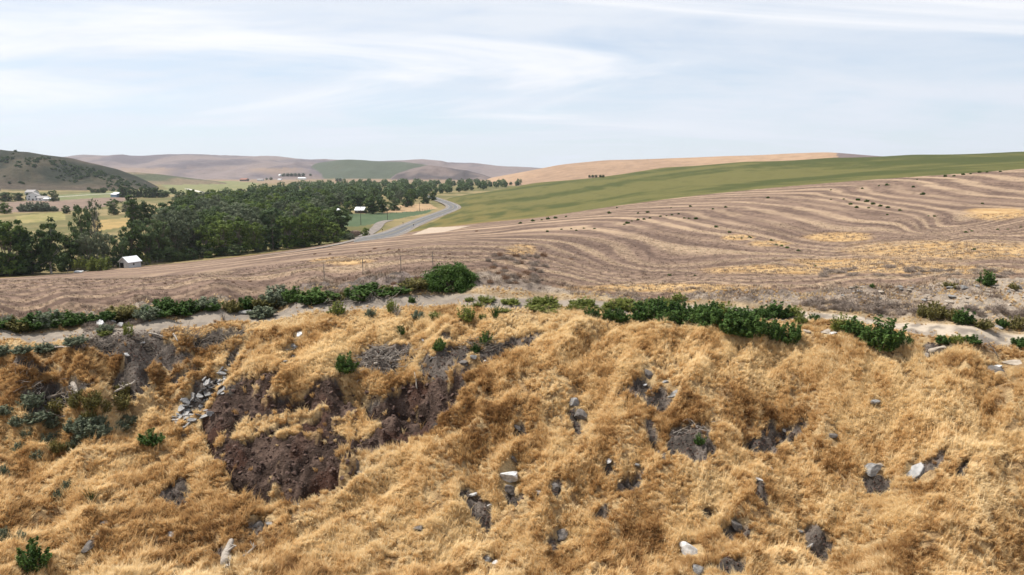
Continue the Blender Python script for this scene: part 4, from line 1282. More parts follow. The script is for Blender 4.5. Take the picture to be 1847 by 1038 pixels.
# the roadbed stands a little proud of the ground on its gravel shoulders
t_ = np.gradient(rl, axis=0); t_ /= np.linalg.norm(t_, axis=1)[:, None]; nn_ = np.stack([t_[:, 1], -t_[:, 0]], 1)
side = np.max([zat(*(rl + nn_ * j).T) for j in (-5, -2.5, 0, 2.5, 5)], axis=0)
zl = np.maximum(zl, side) + .25
tag(ribbon('road_shoulder', rl, 6.6, 0, M_GRAVEL, zline=zl), 'dark gravel shoulder under the winding paved road', kind='structure')
rd = tag(ribbon('road', rl, 4.2, .05, M_ASPHALT, zline=zl), 'grey paved road winding along the foot of the green field', kind='structure')
ribbon('centre_line', rl, .12, .08, M_YPAINT, 0, 2, zl, rd)
ribbon('edge_line', rl, .10, .08, M_PAINT, 3.7, 2, zl, rd)
ribbon('edge_line', rl, .10, .08, M_PAINT, -3.7, 2, zl, rd)
lane_px = [(470,466),(540,455),(590,446),(625,437.5),(655,427),(672,418),(681,410),(686,402),(703,398)]
ln = smooth_line([ground(a, b, 215)[:2] for a, b in lane_px], 3.0)
tag(ribbon('gravel_lane', ln, 3.0, .22, M_GRAVEL), 'dark gravel lane running beside the bright tree row', kind='structure')
for nm, poly, hw, lab in (('farm_lane', [(105,356),(150,352.5),(205,349.5)], 2.8, 'pale straight lane below the scrubby hill'), ('farm_lane', [(336,341),(355,345),(375,350)], 4.0, 'white gravel lane crossing the far pale field')):
    pl = smooth_line(on_floor(poly), 12.0)
    tag(ribbon(nm, pl, hw, .25, M_LANE), lab, kind='structure')

# ------------------------------------------------------------------ buildings
M_WHITE = plain_mat('white_boards', (.62, .62, .60), (.78, .78, .76), 1.5, .6, .1, .01)
M_GREYWALL = plain_mat('weathered_white_wall', (.42, .42, .42), (.58, .58, .57), 1.2, .7, .1, .01)
M_BLUE = plain_mat('blue_metal', (.12, .17, .24), (.16, .22, .30), 1.0, .5, 0)
M_ROOFW = plain_mat('white_metal_roof', (.62, .64, .66), (.75, .76, .78), .8, .45, 0)
M_ROOFG = plain_mat('grey_shingle_roof', (.24, .23, .23), (.33, .31, .30), 1.5, .9, .2, .02)
M_ROOFR = plain_mat('red_brown_roof', (.22, .10, .07), (.28, .13, .09), 1.0, .8, 0)
M_DARK = plain_mat('dark_opening', (.012, .011, .010), (.02, .018, .016), 1.0, .9, 0)
M_BROWN = plain_mat('brown_boards', (.07, .05, .04), (.12, .09, .07), 2.0, .85, .2, .02)
M_GLASS = plain_mat('window_glass', (.03, .04, .05), (.05, .06, .075), 1.0, .1, 0, spec=.6)
M_WOOD = plain_mat('grey_wood', (.13, .11, .095), (.24, .21, .18), 3.0, .9, .3, .01)


def gable(name, label, cat, loc, rot, w, d, eave, ridge, wall, roof, door=None, windows=(), group=None, over=.35, parent=None):
    """gable house: ridge along y, gable end w wide faces -y; windows: (face, along, z, w, h)"""
    e = link(name, None, parent, loc=loc, rot=(0, 0, rot))
    m = MB()
    x, y = w / 2, d / 2
    V = [(-x, -y, -.6), (x, -y, -.6), (x, y, -.6), (-x, y, -.6), (-x, -y, eave), (x, -y, eave), (x, y, eave), (-x, y, eave), (0, -y, ridge), (0, y, ridge)]
    m.add(V, [(0, 1, 5, 8, 4), (1, 2, 6, 5), (2, 3, 7, 9, 6), (3, 0, 4, 7), (4, 8, 9, 7), (5, 6, 9, 8)])
    wl = m.build('wall', wall, e)
    s = (ridge - eave) / x
    rf = MB()
    for sgn in (-1, 1):
        a = np.array([0, 0, ridge + .06]); b = np.array([sgn * (x + over), 0, eave + .06 - s * over])
        for th in (0, ):
            V = [(a[0], -y - over, a[2]), (b[0], -y - over, b[2]), (b[0], y + over, b[2]), (a[0], y + over, a[2])]
            V2 = [(p[0], p[1], p[2] + .14) for p in V]
            rf.add(V + V2, [(0, 1, 2, 3), (7, 6, 5, 4), (0, 4, 5, 1), (1, 5, 6, 2), (2, 6, 7, 3), (3, 7, 4, 0)])
    rf.build('roof', roof, e)
    if door:
        f, al, dw, dh, mt = door
        dm = MB(); dm.box((al, -y - .03, dh / 2), (dw, .06, dh)) if f == 'front' else dm.box((x + .03, al, dh / 2), (.06, dw, dh))
        dm.build('door', mt, e)
    for (f, al, z, ww, hh) in windows:
        fm = MB(); gm = MB()
        if f == 'front':
            fm.box((al, -y - .03, z), (ww + .24, .06, hh + .24)); gm.box((al, -y - .065, z), (ww, .02, hh))
        else:
            sg = 1 if f == 'right' else -1
            fm.box((sg * (x + .03), al, z), (.06, ww + .24, hh + .24)); gm.box((sg * (x + .065), al, z), (.02, ww, hh))
        fo = fm.build('window', M_WHITE, e)
        gm.build('pane', M_GLASS, fo)
    if label:
        tag(e, label, cat, group)
    return e


def site(px, py, ymin=210):
    return ground(px, py, ymin)


g = site(231, 483.5)
gable('shed', 'small white gabled shed with a dark doorway beside the rail fence', 'shed', (g[0], g[1] + 1.5, g[2]), -.42, 4.3, 4.6, 2.0, 3.5, M_GREYWALL, M_ROOFW, ('front', -1.0, 1.7, 1.7, M_DARK), [('right', -.4, 1.2, .7, .6)])
g = floor_at(62, 362)
gable('farmhouse', 'large white farmhouse with grey roof among dark trees', 'house', (g[0], g[1], 0), .35, 12, 11, 5.6, 8.8, M_WHITE, M_ROOFG, ('front', 0, 1.6, 2.2, M_BROWN), [('front', -3.6, 1.7, 1.6, 1.5), ('front', 3.6, 1.7, 1.6, 1.5), ('front', -3, 4.4, 1.4, 1.4), ('front', 3, 4.4, 1.4, 1.4), ('right', -2.5, 1.8, 1.6, 1.5), ('right', 2.5, 1.8, 1.6, 1.5), ('right', 0, 4.4, 1.5, 1.4)])
gable('house_wing', 'lower white wing house beside the large farmhouse', 'house', (g[0] + 12.5, g[1] - 3, 0), 1.75, 8, 10, 3.0, 5.0, M_WHITE, M_ROOFG, None, [('front', -1.8, 1.6, 1.2, 1.2), ('front', 1.8, 1.6, 1.2, 1.2), ('right', -2.2, 1.6, 1.4, 1.2), ('left', 2.0, 1.6, 1.4, 1.2)])
g = floor_at(58, 352)
gable('barn', 'pale roofed barn behind the white farmhouse', 'barn', (g[0], g[1], 0), 1.4, 9, 14, 4.0, 7.0, M_GREYWALL, M_ROOFG, None, [])
g = floor_at(88, 362.5)
gable('outbuilding', 'low pale outbuilding next to the tall green farm tree', 'shed', (g[0], g[1], 0), 1.57, 4, 9, 2.2, 3.0, M_GREYWALL, M_ROOFW, None, [('right', 1, 1.3, 1, .8)])
g = floor_at(213, 356)
gable('blue_barn', 'blue metal barn with a pale roof beside the dark grove', 'barn', (g[0], g[1], 0), .95, 11, 15, 3.6, 5.9, M_BLUE, M_ROOFW, ('front', 0, 4.0, 3.2, M_DARK), [('right', -3, 1.8, 1.2, 1.0)])
# the white roofed farm by the alfalfa
g = floor_at(588, 386.5)
e = link('open_shed', None, loc=(g[0], g[1], 0), rot=(0, 0, .12))
m = MB(); m.box((0, 2.6, 1.3), (10.5, .15, 2.6)); m.box((-5.2, 0, 1.3), (.15, 5, 2.6)); m.box((5.2, 0, 1.9), (.15, 5, 3.8)); m.build('wall', M_BROWN, e)
for q in (-5.0, -1.7, 1.7, 5.0):
    m = MB(); m.box((q, -2.6, 1.3 + (q + 5) * .06), (.2, .2, 2.6 + (q + 5) * .12)); m.build('post', M_BROWN, e)
m = MB(); R = [[math.cos(.13), 0, -math.sin(.13)], [0, 1, 0], [math.sin(.13), 0, math.cos(.13)]]
m.box((0, 0, 3.35), (11.4, 6.2, .16), R); m.build('roof', M_ROOFG, e)
m = MB()
for q in range(9):
    m.box((-4.4 + q * 1.1, 1.2, .7), (.9, 2.2, 1.4))
tag(e, 'dark open fronted shed with a sloping roof by the alfalfa', 'shed')
tag(m.build('hay_stack', M_BROWN, None, loc=(g[0], g[1], 0), rot=(0, 0, .12)), 'dark stacked bales inside the open fronted shed', 'hay')
g = floor_at(607, 384.5); gable('machine_shed', 'low white roofed shed next to the open fronted shed', 'shed', (g[0], g[1], 0), 1.45, 5, 7, 1.8, 3.4, M_WHITE, M_ROOFW, None, [('right', 0, 1.1, 1, .7)])
g = floor_at(625, 386); gable('pump_house', 'tiny white pump house between the sheds and farmhouse', 'shed', (g[0], g[1], 0), .4, 2.4, 2.6, 1.6, 2.5, M_WHITE, M_ROOFW, ('front', 0, .8, 1.4, M_BROWN))
g = floor_at(650, 385); gable('white_roof_house', 'house with a bright white roof in front of dark trees', 'house', (g[0], g[1] + 2, 0), 1.35, 6.0, 7.5, 2.4, 4.6, M_BROWN, M_ROOFW, None, [('right', -2.5, 1.5, 1.2, 1.0), ('right', 2.0, 1.5, 1.2, 1.0), ('left', 2, 1.5, 1.2, 1.0)])
g = floor_at(667, 384.5); gable('garage', 'small pale building at the end of the white roofed house', 'shed', (g[0], g[1], 0), .3, 2.8, 3.2, 2.0, 3.0, M_WHITE, M_ROOFW, ('front', 0, 1.2, 1.7, M_BROWN))
# far farmsteads
for (px, py, w_, d_, ev, rg, wl, rf, rot, nm, lab) in [
 (441,327,16,26,5,9,M_BROWN,M_ROOFR,1.3,'barn','red roofed barn in the far valley'), (470,326.5,12,20,4,7,M_GREYWALL,M_ROOFG,1.4,'barn','grey barn with trees beside it in the far valley'),
 (545,324,14,30,5,8,M_WHITE,M_ROOFW,1.5,'barn','long white barn in the far valley'), (506,318,12,18,5,8,M_WHITE,M_ROOFW,.6,'farmhouse','white farmhouse at the end of the far tree clump'), (505,325.5,10,14,3,5,M_GREYWALL,M_ROOFW,1.2,'shed','small far shed between the red roofed and white barns'),
 (1,0,0,0,0,0,None,None,0,None,None)]:
    if nm:
        g = ground(px, py, 600)
        gable(nm, lab, 'barn' if nm == 'barn' else 'house', (g[0], g[1], g[2]), rot, w_, d_, ev, rg, wl, rf, None, [('right', 0, 2, 2, 1.5)])

# ------------------------------------------------------------------ utility poles and fences
M_POLE = plain_mat('pole_wood', (.05, .042, .036), (.10, .085, .07), 3.0, .9, .2, .01)
M_INSUL = plain_mat('insulator', (.25, .25, .26), (.35, .35, .36), 3.0, .3, 0)


def pole(px, py, top, label):
    g = ground(px, py, 215); h = (py - top) / FPX * g[1] + .3
    e = link('utility_pole', None, loc=g, rot=(0, 0, .5))
    m = MB(); m.tube([(0, 0, -.5), (0, 0, h)], [.17, .12], 8); m.build('mast', M_POLE, e)
    c = MB(); c.box((0, .16, h - .7), (2.4, .12, .14)); ca = c.build('crossarm', M_POLE, e)
    for q in (-1.05, -.45, .45, 1.05):
        i = MB(); i.tube([(q, .16, h - .63), (q, .16, h - .5), (q, .16, h - .4)], [.05, .07, .04], 6); i.build('insulator', M_INSUL, e)
    tag(e, label, 'pole', 'utility poles')


pole(651, 406, 374, 'utility pole in front of the alfalfa field, nearest the house')
pole(699, 397, 371, 'utility pole at the end of the alfalfa field')
pole(757, 381.5, 366, 'utility pole standing in the small tan dry field')
pole(744, 371, 360, 'farthest utility pole beside the trees near the road')
pole(493, 452, 405, 'utility pole standing before the dark tree in the front row')


def fence(pts, gap, label, rails=(.55, 1.05), h=1.35, r0=.07, name='rail_fence'):
    W = smooth_line(pts, gap)
    e = link(name, None, loc=(W[0][0], W[0][1], float(zat(*W[0]))))
    o = np.array(e.location)
    pz = [np.array([p[0], p[1], float(zat(p[0], p[1]))]) - o for p in W]
    for p in pz:
        m = MB(); m.tube([p + [0, 0, -.3], p + [0, 0, h * random.uniform(.9, 1.1)]], r0, 6); m.build('post', M_WOOD, e)
    for a, b in zip(pz[:-1], pz[1:]):
        for z in rails:
            m = MB(); m.tube([a + [0, 0, z], b + [0, 0, z]], .05, 4); m.build('rail', M_WOOD, e)
    tag(e, label, 'fence')


fence([ground(a, b, 215)[:2] for a, b in ((248,482),(265,478.5),(285,475),(312,470.5))], 2.6, 'weathered wooden rail fence running from the white shed')
fence([ground(a, b, 215)[:2] for a, b in ((122,492.5),(150,490),(180,487.5),(214,484.5))], 2.8, 'low rail fence along the bright bushes before the shed')
fence([floor_at(a, b)[:2] for a, b in ((690,387),(720,386),(750,383),(780,378))], 6.0, 'line of fence posts between alfalfa and the tan dry field', (1.0,), 1.5, .12, 'post_fence')
fence([ground(a, b, 40)[:2] for a, b in ((585,505),(640,497),(700,491),(770,480),(800,478))], 2.9, 'line of thin stakes along the top of the dark bank', (), 1.1, .03, 'wire_fence')
for (px, py, lab) in [(690,419,'short dark marker post between the lane and the road'),(727,406,'marker post beside the road near the alfalfa'),(746,410,'marker post at the near side of the road bend')]:
    g = ground(px, py, 220); m = MB(); m.tube([(0, 0, -.3), (0, 0, 1.6)], .09, 6); m.box((0, -.1, 1.4), (.5, .04, .5)); tag(m.build('marker_post', M_POLE, loc=g), lab, 'post')
# bright bushes by the shed
random.seed(3)
for (px, py, wp, hp, lab) in [(146,489,28,24,'round bright green bush farthest from the shed'),(168,489,26,20,'small bright green bush between its two larger neighbours'),(184,488,38,28,'largest bright green bush beside the white shed'),(258,478,26,18,'green bush behind the rail fence'),(328,466,34,24,'bright green bush under the willows at the field edge'),(350,461,24,18,'smaller bright bush under the willows')]:
    weed('lime', px, py, wp, hp, lab, 'bright bushes by the shed', 'shrub', 205)
for (px, py, wp, hp) in [(44,382,22,13),(58,382,26,16),(78,382,28,17),(96,382,18,9)]:
    X, Y, t = floor_at(px, py)
    weed('sage', px, py, wp, hp, 'round grey green bush in the row at the edge of the brown field', 'bush row by the brown field', 'shrub', g=np.array([X, Y, float(zat(X, Y))]))

# ------------------------------------------------------------------ rocks, concrete, dead wood on the bank
def stone_mat(name, c1, c2, sc=4.0):
    return plain_mat(name, c1, c2, sc, .9, .8, .05, .15)


M_STONE = {'white': stone_mat('white_stone', (.26, .255, .25), (.56, .56, .56)), 'grey': stone_mat('grey_stone', (.13, .127, .124), (.25, .245, .24)), 'dark': stone_mat('dark_stone', (.075, .068, .064), (.15, .135, .125)),
 'soil': stone_mat('scoop_clod', (.048, .030, .025), (.13, .086, .07)),
 'tan': stone_mat('tan_stone', (.22, .185, .15), (.36, .31, .255)), 'concrete': stone_mat('broken_concrete', (.20, .20, .20), (.34, .335, .33))}


def rock_mesh(seed, flat=.6, cuts=11):
    """an angular boulder: a cube of half-spaces, chipped"""
    r = np.random.default_rng(seed)
    bm = bmesh.new()
    bmesh.ops.create_icosphere(bm, subdivisions=3, radius=.62)
    for k in range(cuts):
        n = r.normal(size=3); n /= np.linalg.norm(n)
        d = r.uniform(.30, .46)
        for v in bm.verts:
            q = v.co.x * n[0] + v.co.y * n[1] + v.co.z * n[2]
            if q > d:
                v.co -= Vector(n) * (q - d)
    for v in bm.verts:
        f = float(fbm(np.array(v.co.x * 4 + seed), np.array(v.co.y * 4 + v.co.z * 3), 2, seed)) - .5
        v.co *= 1 + .10 * f
        v.co.z *= flat
    me = bpy.data.meshes.new('rock'); bm.to_mesh(me); bm.free()
    return me


def slab_mesh(seed, thick=.14):
    r = np.random.default_rng(seed)
    k = int(r.integers(5, 8)); a = np.sort(r.uniform(0, 6.28, k)) ; a = np.linspace(0, 6.28, k, endpoint=False) + r.normal(size=k) * .28
    rad = r.uniform(.36, .58, k)
    top = [(math.cos(t) * q * 1.15, math.sin(t) * q * .8, thick / 2 + r.normal() * .012) for t, q in zip(a, rad)]
    bot = [(x * .96 + r.normal() * .02, y * .96 + r.normal() * .02, -thick / 2) for x, y, z in top]
    bm = bmesh.new()
    tv = [bm.verts.new(p) for p in top]; bv = [bm.verts.new(p) for p in bot]
    bm.faces.new(tv); bm.faces.new(bv[::-1])
    for i in range(k):
        j = (i + 1) % k
        bm.faces.new((bv[i], bv[j], tv[j], tv[i]))
    bmesh.ops.bevel(bm, geom=list(bm.edges), offset=.018, segments=1, affect='EDGES')
    me = bpy.data.meshes.new('slab'); bm.to_mesh(me); bm.free()
    return me


ROCKM = [rock_mesh(s) for s in range(300, 310)]
SLABM = [slab_mesh(s) for s in range(400, 409)]
_cache = {}


def with_mat(me, mat):
    key = (me.name, mat.name)
    if key not in _cache:
        c = me.copy(); c.materials.clear(); c.materials.append(mat); _cache[key] = c
    return _cache[key]


def slope_rot(g, f=.8):
    h = .6
    gx = float(zat(g[0] + h, g[1]) - zat(g[0] - h, g[1])) / (2 * h); gy = float(zat(g[0], g[1] + h) - zat(g[0], g[1] - h)) / (2 * h)
    return math.atan(gy) * f, -math.atan(gx) * f


def put_stone(shape, mat, px, py, wpx, label, group=None, squash=1.0, lift=.12, tilt=None, yaw=None, k=None, name=None):
    g = ground(px, py, 22); s = wpx * g[1] / FPX * 1.05
    lib = ROCKM if shape == 'rock' else SLABM
    me = lib[(k if k is not None else random.randrange(99)) % len(lib)]
    rx, ry = slope_rot(g)
    if tilt:
        rx += tilt[0]; ry += tilt[1]
    o = link(name or ('rock' if shape == 'rock' else 'broken_concrete'), with_mat(me, M_STONE[mat]), loc=(g[0], g[1], g[2] + lift * s), rot=(rx, ry, random.uniform(0, 6.28) if yaw is None else yaw), scale=(s, s, s * squash))
    tag(o, label, 'rock' if shape == 'rock' else 'concrete', group)
    STONES.append((g[0], g[1], s))
    return o


random.seed(12)
STONES = []
for a in [
 ('rock', 'white', 920, 860, 36, 'white topped angular rock half way down the golden slope', .9), ('rock', 'dark', 921, 884, 26, 'added black rock standing for shade directly below the white topped rock', .8), ('rock', 'dark', 926, 828, 16, 'small dark rock just above the white topped rock', .8),  # the black rock is added as the shade below the white one
 ('slab', 'white', 851, 893, 22, 'upright pale slab at the edge of the dark soil strip', 1.2), ('rock', 'white', 883, 912, 9, 'tiny white stone beside the dark soil strip', .8), ('rock', 'white', 1244, 994, 40, 'speckled white boulder near the bottom of the slope', 1.0),
 ('rock', 'dark', 1010, 964, 26, 'dark angular rock low on the slope, away from the white boulder', .9), ('rock', 'dark', 1000, 880, 24, 'dark rock sticking out of the grass past the white topped rock', .9), ('rock', 'white', 972, 888, 12, 'small pale stone next to the protruding dark rock', .7),
 ('rock', 'white', 1098, 832, 12, 'small white stone in the bare hollow', .9), ('rock', 'grey', 1150, 840, 14, 'small grey stone past the bare hollow', .8), ('rock', 'grey', 1035, 728, 20, 'grey upright rock high on the golden slope', 1.3), ('rock', 'dark', 1048, 750, 24, 'dark rock below the grey upright rock', .8),
 ('slab', 'grey', 1216, 712, 22, 'flat grey slab above the large bare soil patch', 1.0), ('rock', 'dark', 1170, 675, 22, 'dark rock near the top of the slope, below the weeds', .9), ('rock', 'white', 1163, 695, 9, 'small white stone below the dark top rock', .8),
 ('rock', 'grey', 1574, 848, 32, 'grey rock with a dark side on the far slope', .9), ('rock', 'tan', 1586, 840, 18, 'tan stone resting against the grey dark sided rock', .6), ('slab', 'concrete', 1652, 852, 44, 'large flat grey slab half sunk in straw', 1.3), ('slab', 'white', 1664, 838, 14, 'small pale slab on the large sunken slab', .8),
 ('rock', 'grey', 1578, 725, 16, 'small grey rock alone in pale straw', 1.0), ('rock', 'dark', 1502, 786, 18, 'dark stone in a grass hollow', .8), ('rock', 'white', 1415, 777, 9, 'little white stone above the grass hollow', .7), ('rock', 'white', 1388, 846, 12, 'white stone above the dark notch', .8), ('slab', 'white', 1370, 866, 16, 'pale broken slab in the dark notch', 1.2),
 ('slab', 'grey', 1443, 958, 20, 'grey pointed slab in the lower dark gap', 1.2), ('slab', 'grey', 1460, 985, 24, 'long grey slab leaning in the lower dark gap', 1.0), ('rock', 'dark', 1330, 950, 26, 'dark rock above and past the white boulder', .8), ('rock', 'grey', 1258, 1030, 26, 'grey rock at the bottom edge under the white boulder', .8),
 ('rock', 'grey', 880, 1008, 18, 'grey upright stone near the bottom middle', 1.3), ('rock', 'white', 893, 1015, 14, 'pale stone touching the grey upright stone', .8), ('rock', 'grey', 538, 912, 12, 'grey stone on the lower golden terrace', .9), ('rock', 'grey', 658, 920, 11, 'lone grey stone in the lower golden grass', .9),
 ('rock', 'dark', 652, 858, 18, 'dark stone beside the foot of the soil scoop', .9), ('rock', 'dark', 757, 955, 20, 'dark flat stone in the lower middle grass', .8), ('rock', 'dark', 935, 772, 16, 'dark stone right of the soil scoop', .8), ('rock', 'grey', 1200, 690, 12, 'small grey stone near the flat grey slab', .8),
 ('rock', 'tan', 1690, 632, 26, 'broad tan rock outcrop on the crest by the weeds', .7), ('rock', 'tan', 1668, 642, 16, 'smaller tan rock beside the broad crest outcrop', .7), ('rock', 'dark', 1790, 668, 30, 'dark rock with pale edge near the far end of the crest', 1.0), ('slab', 'white', 1797, 662, 20, 'white edged slab lying on the dark crest rock', 1.2), ('slab', 'tan', 1828, 656, 30, 'tan slab at the far end of the crest', 1.0),
 ('slab', 'white', 540, 604, 20, 'tall pale upright slab near the top of the slope', 1.6), ('slab', 'grey', 527, 624, 14, 'grey slab just below the tall upright slab', 1.0), ('slab', 'grey', 530, 630, 16, 'second grey slab below the tall upright slab', 1.0), ('slab', 'grey', 518, 632, 13, 'small flat slab beside the two grey slabs', 1.0), ('rock', 'dark', 530, 645, 14, 'dark lump under the two grey slabs', .8), ('slab', 'grey', 514, 652, 12, 'lowest grey slab under the upright slab', 1.0),
 ('rock', 'grey', 440, 565, 22, 'grey concrete block with white top at the bench lip', .7), ('slab', 'white', 445, 562, 22, 'white slab lying on the concrete block at the bench lip', 1.0),
 ('rock', 'dark', 836, 655, 20, 'dark rock at the crest of the soil scoop', .9), ('slab', 'grey', 836, 657, 14, 'grey slab on the scoop crest rock', 1.0), ('slab', 'grey', 780, 648, 14, 'grey slab near the crest below the dark weed', 1.0), ('rock', 'white', 762, 614, 7, 'tiny white stone on the upper straw', .8), ('rock', 'white', 874, 652, 8, 'tiny white stone past the scoop crest', .8), ('rock', 'grey', 856, 645, 14, 'grey stone beside the smaller dark bush', .9),
 ('slab', 'white', 230, 640, 14, 'white slab on the steep gully wall', 1.0), ('slab', 'white', 205, 640, 8, 'small white chip on the gully wall', 1.0), ('slab', 'white', 255, 620, 12, 'white upright chip at the top of the gully wall', 1.4),
 ('slab', 'white', 432, 640, 20, 'pale slab standing above the concrete heap', 1.4), ('slab', 'white', 408, 686, 20, 'pale slab at the upper end of the concrete heap', 1.2),
 ('rock', 'tan', 1488, 600, 18, 'pale rock in the gap between the weed rows', .6), ('rock', 'tan', 1455, 598, 18, 'small pale rock in the gap between the weed rows', .5), ('rock', 'white', 1503, 602, 14, 'rounded white rock beside the gap weeds', .8),
 ('rock', 'dark', 190, 945, 16, 'dark stone on the near lower slope', .8), ('rock', 'white', 308, 963, 14, 'white stone on the near lower slope', .6), ('rock', 'dark', 465, 950, 30, 'dark broken lump in the near lower grass', .9), ('slab', 'grey', 488, 944, 20, 'grey slab beside the dark broken lump', 1.0), ('rock', 'dark', 160, 985, 26, 'dark soil lump in the near lower slope', .7), ('rock', 'grey', 1800, 590, 16, 'grey stone on the edge of the pale track', .4)]:
    put_stone(a[0], a[1], a[2], a[3], a[4], a[5], None, a[6], .02, (random.uniform(-.3, .3), random.uniform(-.3, .3)))
# white scrap by the ditch
for (px, py, wp, lab) in [(182,588,18,'white scrap slab leaning in the ditch weeds'),(205,585,14,'second white scrap slab in the ditch weeds'),(218,590,14,'grey scrap slab at the end of the ditch weeds')]:
    put_stone('slab', 'white' if wp > 14 else 'concrete', px, py, wp, lab, None, 1, .3, (.5, .2))
# the heap of broken concrete
r = np.random.default_rng(17)
n = 0
while n < 92:
    t = r.uniform(0, 1)
    px = 410 - 98 * t + r.normal() * 12; py = 676 + 100 * t + r.normal() * 11
    if py < 660 or py > 796:
        continue
    put_stone('slab', str(r.choice(['concrete', 'grey', 'grey', 'dark', 'concrete'])), px, py, float(r.uniform(6, 19)), 'broken grey concrete slab in the heap tipped into the gully', 'broken concrete heap', float(r.uniform(.7, 1.2)), .16, (float(r.normal() * .35), float(r.normal() * .35)))
    n += 1
# clods and stones of the soil scoop
r = np.random.default_rng(18)
k = 0
for _ in range(4000):
    px = r.uniform(362, 846); py = r.uniform(668, 888)
    if not any(bool(inpoly(px, py, p)) for p in SCOOP):
        continue
    put_stone('rock', 'soil', px, py, float(r.uniform(3.5, 10)), 'dark clod on the face of the soil scoop', 'clods on the soil scoop', .8, .15)
    k += 1
    if k >= 190:
        break
for k in range(60):
    px = r.uniform(1520, 1850); py = np.interp(px, [1520, 1850], [534, 530]) + r.uniform(-14, 22)
    put_stone('rock', str(r.choice(['tan', 'grey', 'tan'])), px, py, float(r.uniform(5, 13)), 'pale stone lying on the rubble bank beyond the track', 'stones on the rubble bank', .7, .15)


def log(name, a, b, r0, label, cat='log', mat=None, seed=0, lift=.08, group=None, raise_end=0.0):
    p = ground(*a, 22); q = ground(*b, 22); q = q + np.array([0, 0, raise_end])
    rr = np.random.default_rng(seed + int(a[0]))
    L = np.linalg.norm(q - p)
    e = link(name, None, loc=p)
    m = MB()
    pts = []
    for f in np.linspace(0, 1, 6):
        c = (p + (q - p) * f) - p
        c = c + np.array([0, 0, lift + r0]) + rr.normal(size=3) * L * .012
        pts.append(c)
    m.tube(pts, [r0 * (1.1 - .45 * f) for f in np.linspace(0, 1, 6)], 8)
    m.build('trunk', mat or M_DEADWOOD, e, True)
    for k in range(3):
        s = pts[int(rr.integers(1, 5))]; d = rr.normal(size=3); d[2] = abs(d[2])
        b_ = MB(); b_.tube([s, s + d * .12 * L, s + d * .12 * L + rr.normal(size=3) * .06 * L], [r0 * .4, r0 * .3, r0 * .1], 5); b_.build('branch', mat or M_DEADWOOD, e)
    tag(e, label, cat, group)


log('log', (131,697), (152,738), .11, 'grey log lying down the gully wall above the brush')
log('log', (245,694), (205,714), .08, 'grey log slanting in the gully beside the olive bushes')
log('log', (100,762), (160,738), .04, 'thin pale pole lying across the gully brush')
log('log', (30,773), (75,783), .06, 'pale log among the sagebrush in the gully')
log('log', (676,662), (712,655), .09, 'grey log at the foot of the brush pile')
log('log', (705,656), (745,652), .07, 'paler log end to end with the brush pile log')
log('log', (85,726), (118,716), .12, 'thick dark log half buried below the gully wall', mat=M_BARK)
log('log', (100,632), (130,630), .06, 'pale plank at the lip of the gully wall')
log('log', (268,604), (300,612), .05, 'bleached branch on the top of the gully wall')
log('log', (405,1028), (416,985), .16, 'bleached broken stump leaning on the near slope')
log('log', (440,1010), (462,990), .05, 'thin bleached stick beside the broken stump')
log('log', (313,606), (322,632), .05, 'upright broken post on the gully wall', raise_end=.4)
log('log', (752,706), (748,684), .04, 'pale stick standing above the soil scoop', raise_end=.3)
log('log', (1800,648), (1775,634), .03, 'thin curved stick sticking up at the crest end', raise_end=.7)


def brush(px, py, wpx, hpx, n, label, mat, seed):
    g = ground(px, py, 22); s = g[1] / FPX; rr = np.random.default_rng(seed)
    m = MB()
    for k in range(n):
        x = rr.normal() * wpx * .28 * s; dy = rr.normal() * hpx * .35 * s
        X, Y = g[0] + x, g[1] + dy
        z = float(zat(X, Y))
        d = rr.normal(size=3); d[2] = abs(d[2]) * .35; d /= np.linalg.norm(d)
        L = rr.uniform(.25, .95)
        a = np.array([X, Y, z + rr.uniform(0, .25)]) - g
        m.tube([a, a + d * L * .5 + rr.normal(size=3) * .04, a + d * L + rr.normal(size=3) * .10], [.018, .013, .005], 4)
    o = m.build('brush_pile', mat, loc=g)
    tag(o, label, 'brush', kind='stuff')


brush(690, 645, 110, 44, 240, 'tangled pile of dead grey branches on the slope', M_DEADWOOD, 1)
brush(348, 612, 60, 26, 110, 'tangle of dead twigs on the top of the gully wall', M_BARK, 2)
brush(398, 615, 56, 40, 130, 'dark heap of roots and branches near the bench lip', M_BARK, 3)
brush(175, 625, 60, 30, 110, 'dark root tangle at the broken lip of the gully', M_BARK, 4)
brush(245, 618, 50, 34, 90, 'dark root tangle beside the white upright chip', M_BARK, 5)
brush(865, 636, 90, 26, 120, 'dark twigs along the crest of the soil scoop', M_BARK, 6)
brush(95, 740, 80, 26, 110, 'dead branches beneath the steep gully wall', M_DEADWOOD, 7)
brush(640, 545, 150, 26, 150, 'dead brush strewn along the dark bank', M_DEADWOOD, 8)
brush(1245, 775, 60, 40, 16, 'dead roots in the large bare soil patch', M_DEADWOOD, 9)
# earth cut beside the lane
M_EARTH = plain_mat('cut_earth', (.13, .085, .06), (.25, .18, .13), .6, .95, .8, .2)
a = ground(618, 431, 215); b = ground(650, 424, 215)
m = MB(); rr = np.random.default_rng(8); V = []; F = []
nx, nz = 16, 6
for i in range(nx):
    for j in range(nz):
        f = i / (nx - 1); h = j / (nz - 1)
        p = a + (b - a) * f
        bump_ = rr.normal() * .25
        V.append((p[0] - a[0] + bump_, p[1] - a[1] + 2.2 * h + 1.5 * (h > .95) + bump_, p[2] - a[2] + (h * 3.4 if h < .95 else 3.2) * math.sin(math.pi * (.12 + .78 * f)) ** .6 - .4))
for i in range(nx - 1):
    for j in range(nz - 1):
        F.append((i * nz + j, (i + 1) * nz + j, (i + 1) * nz + j + 1, i * nz + j + 1))
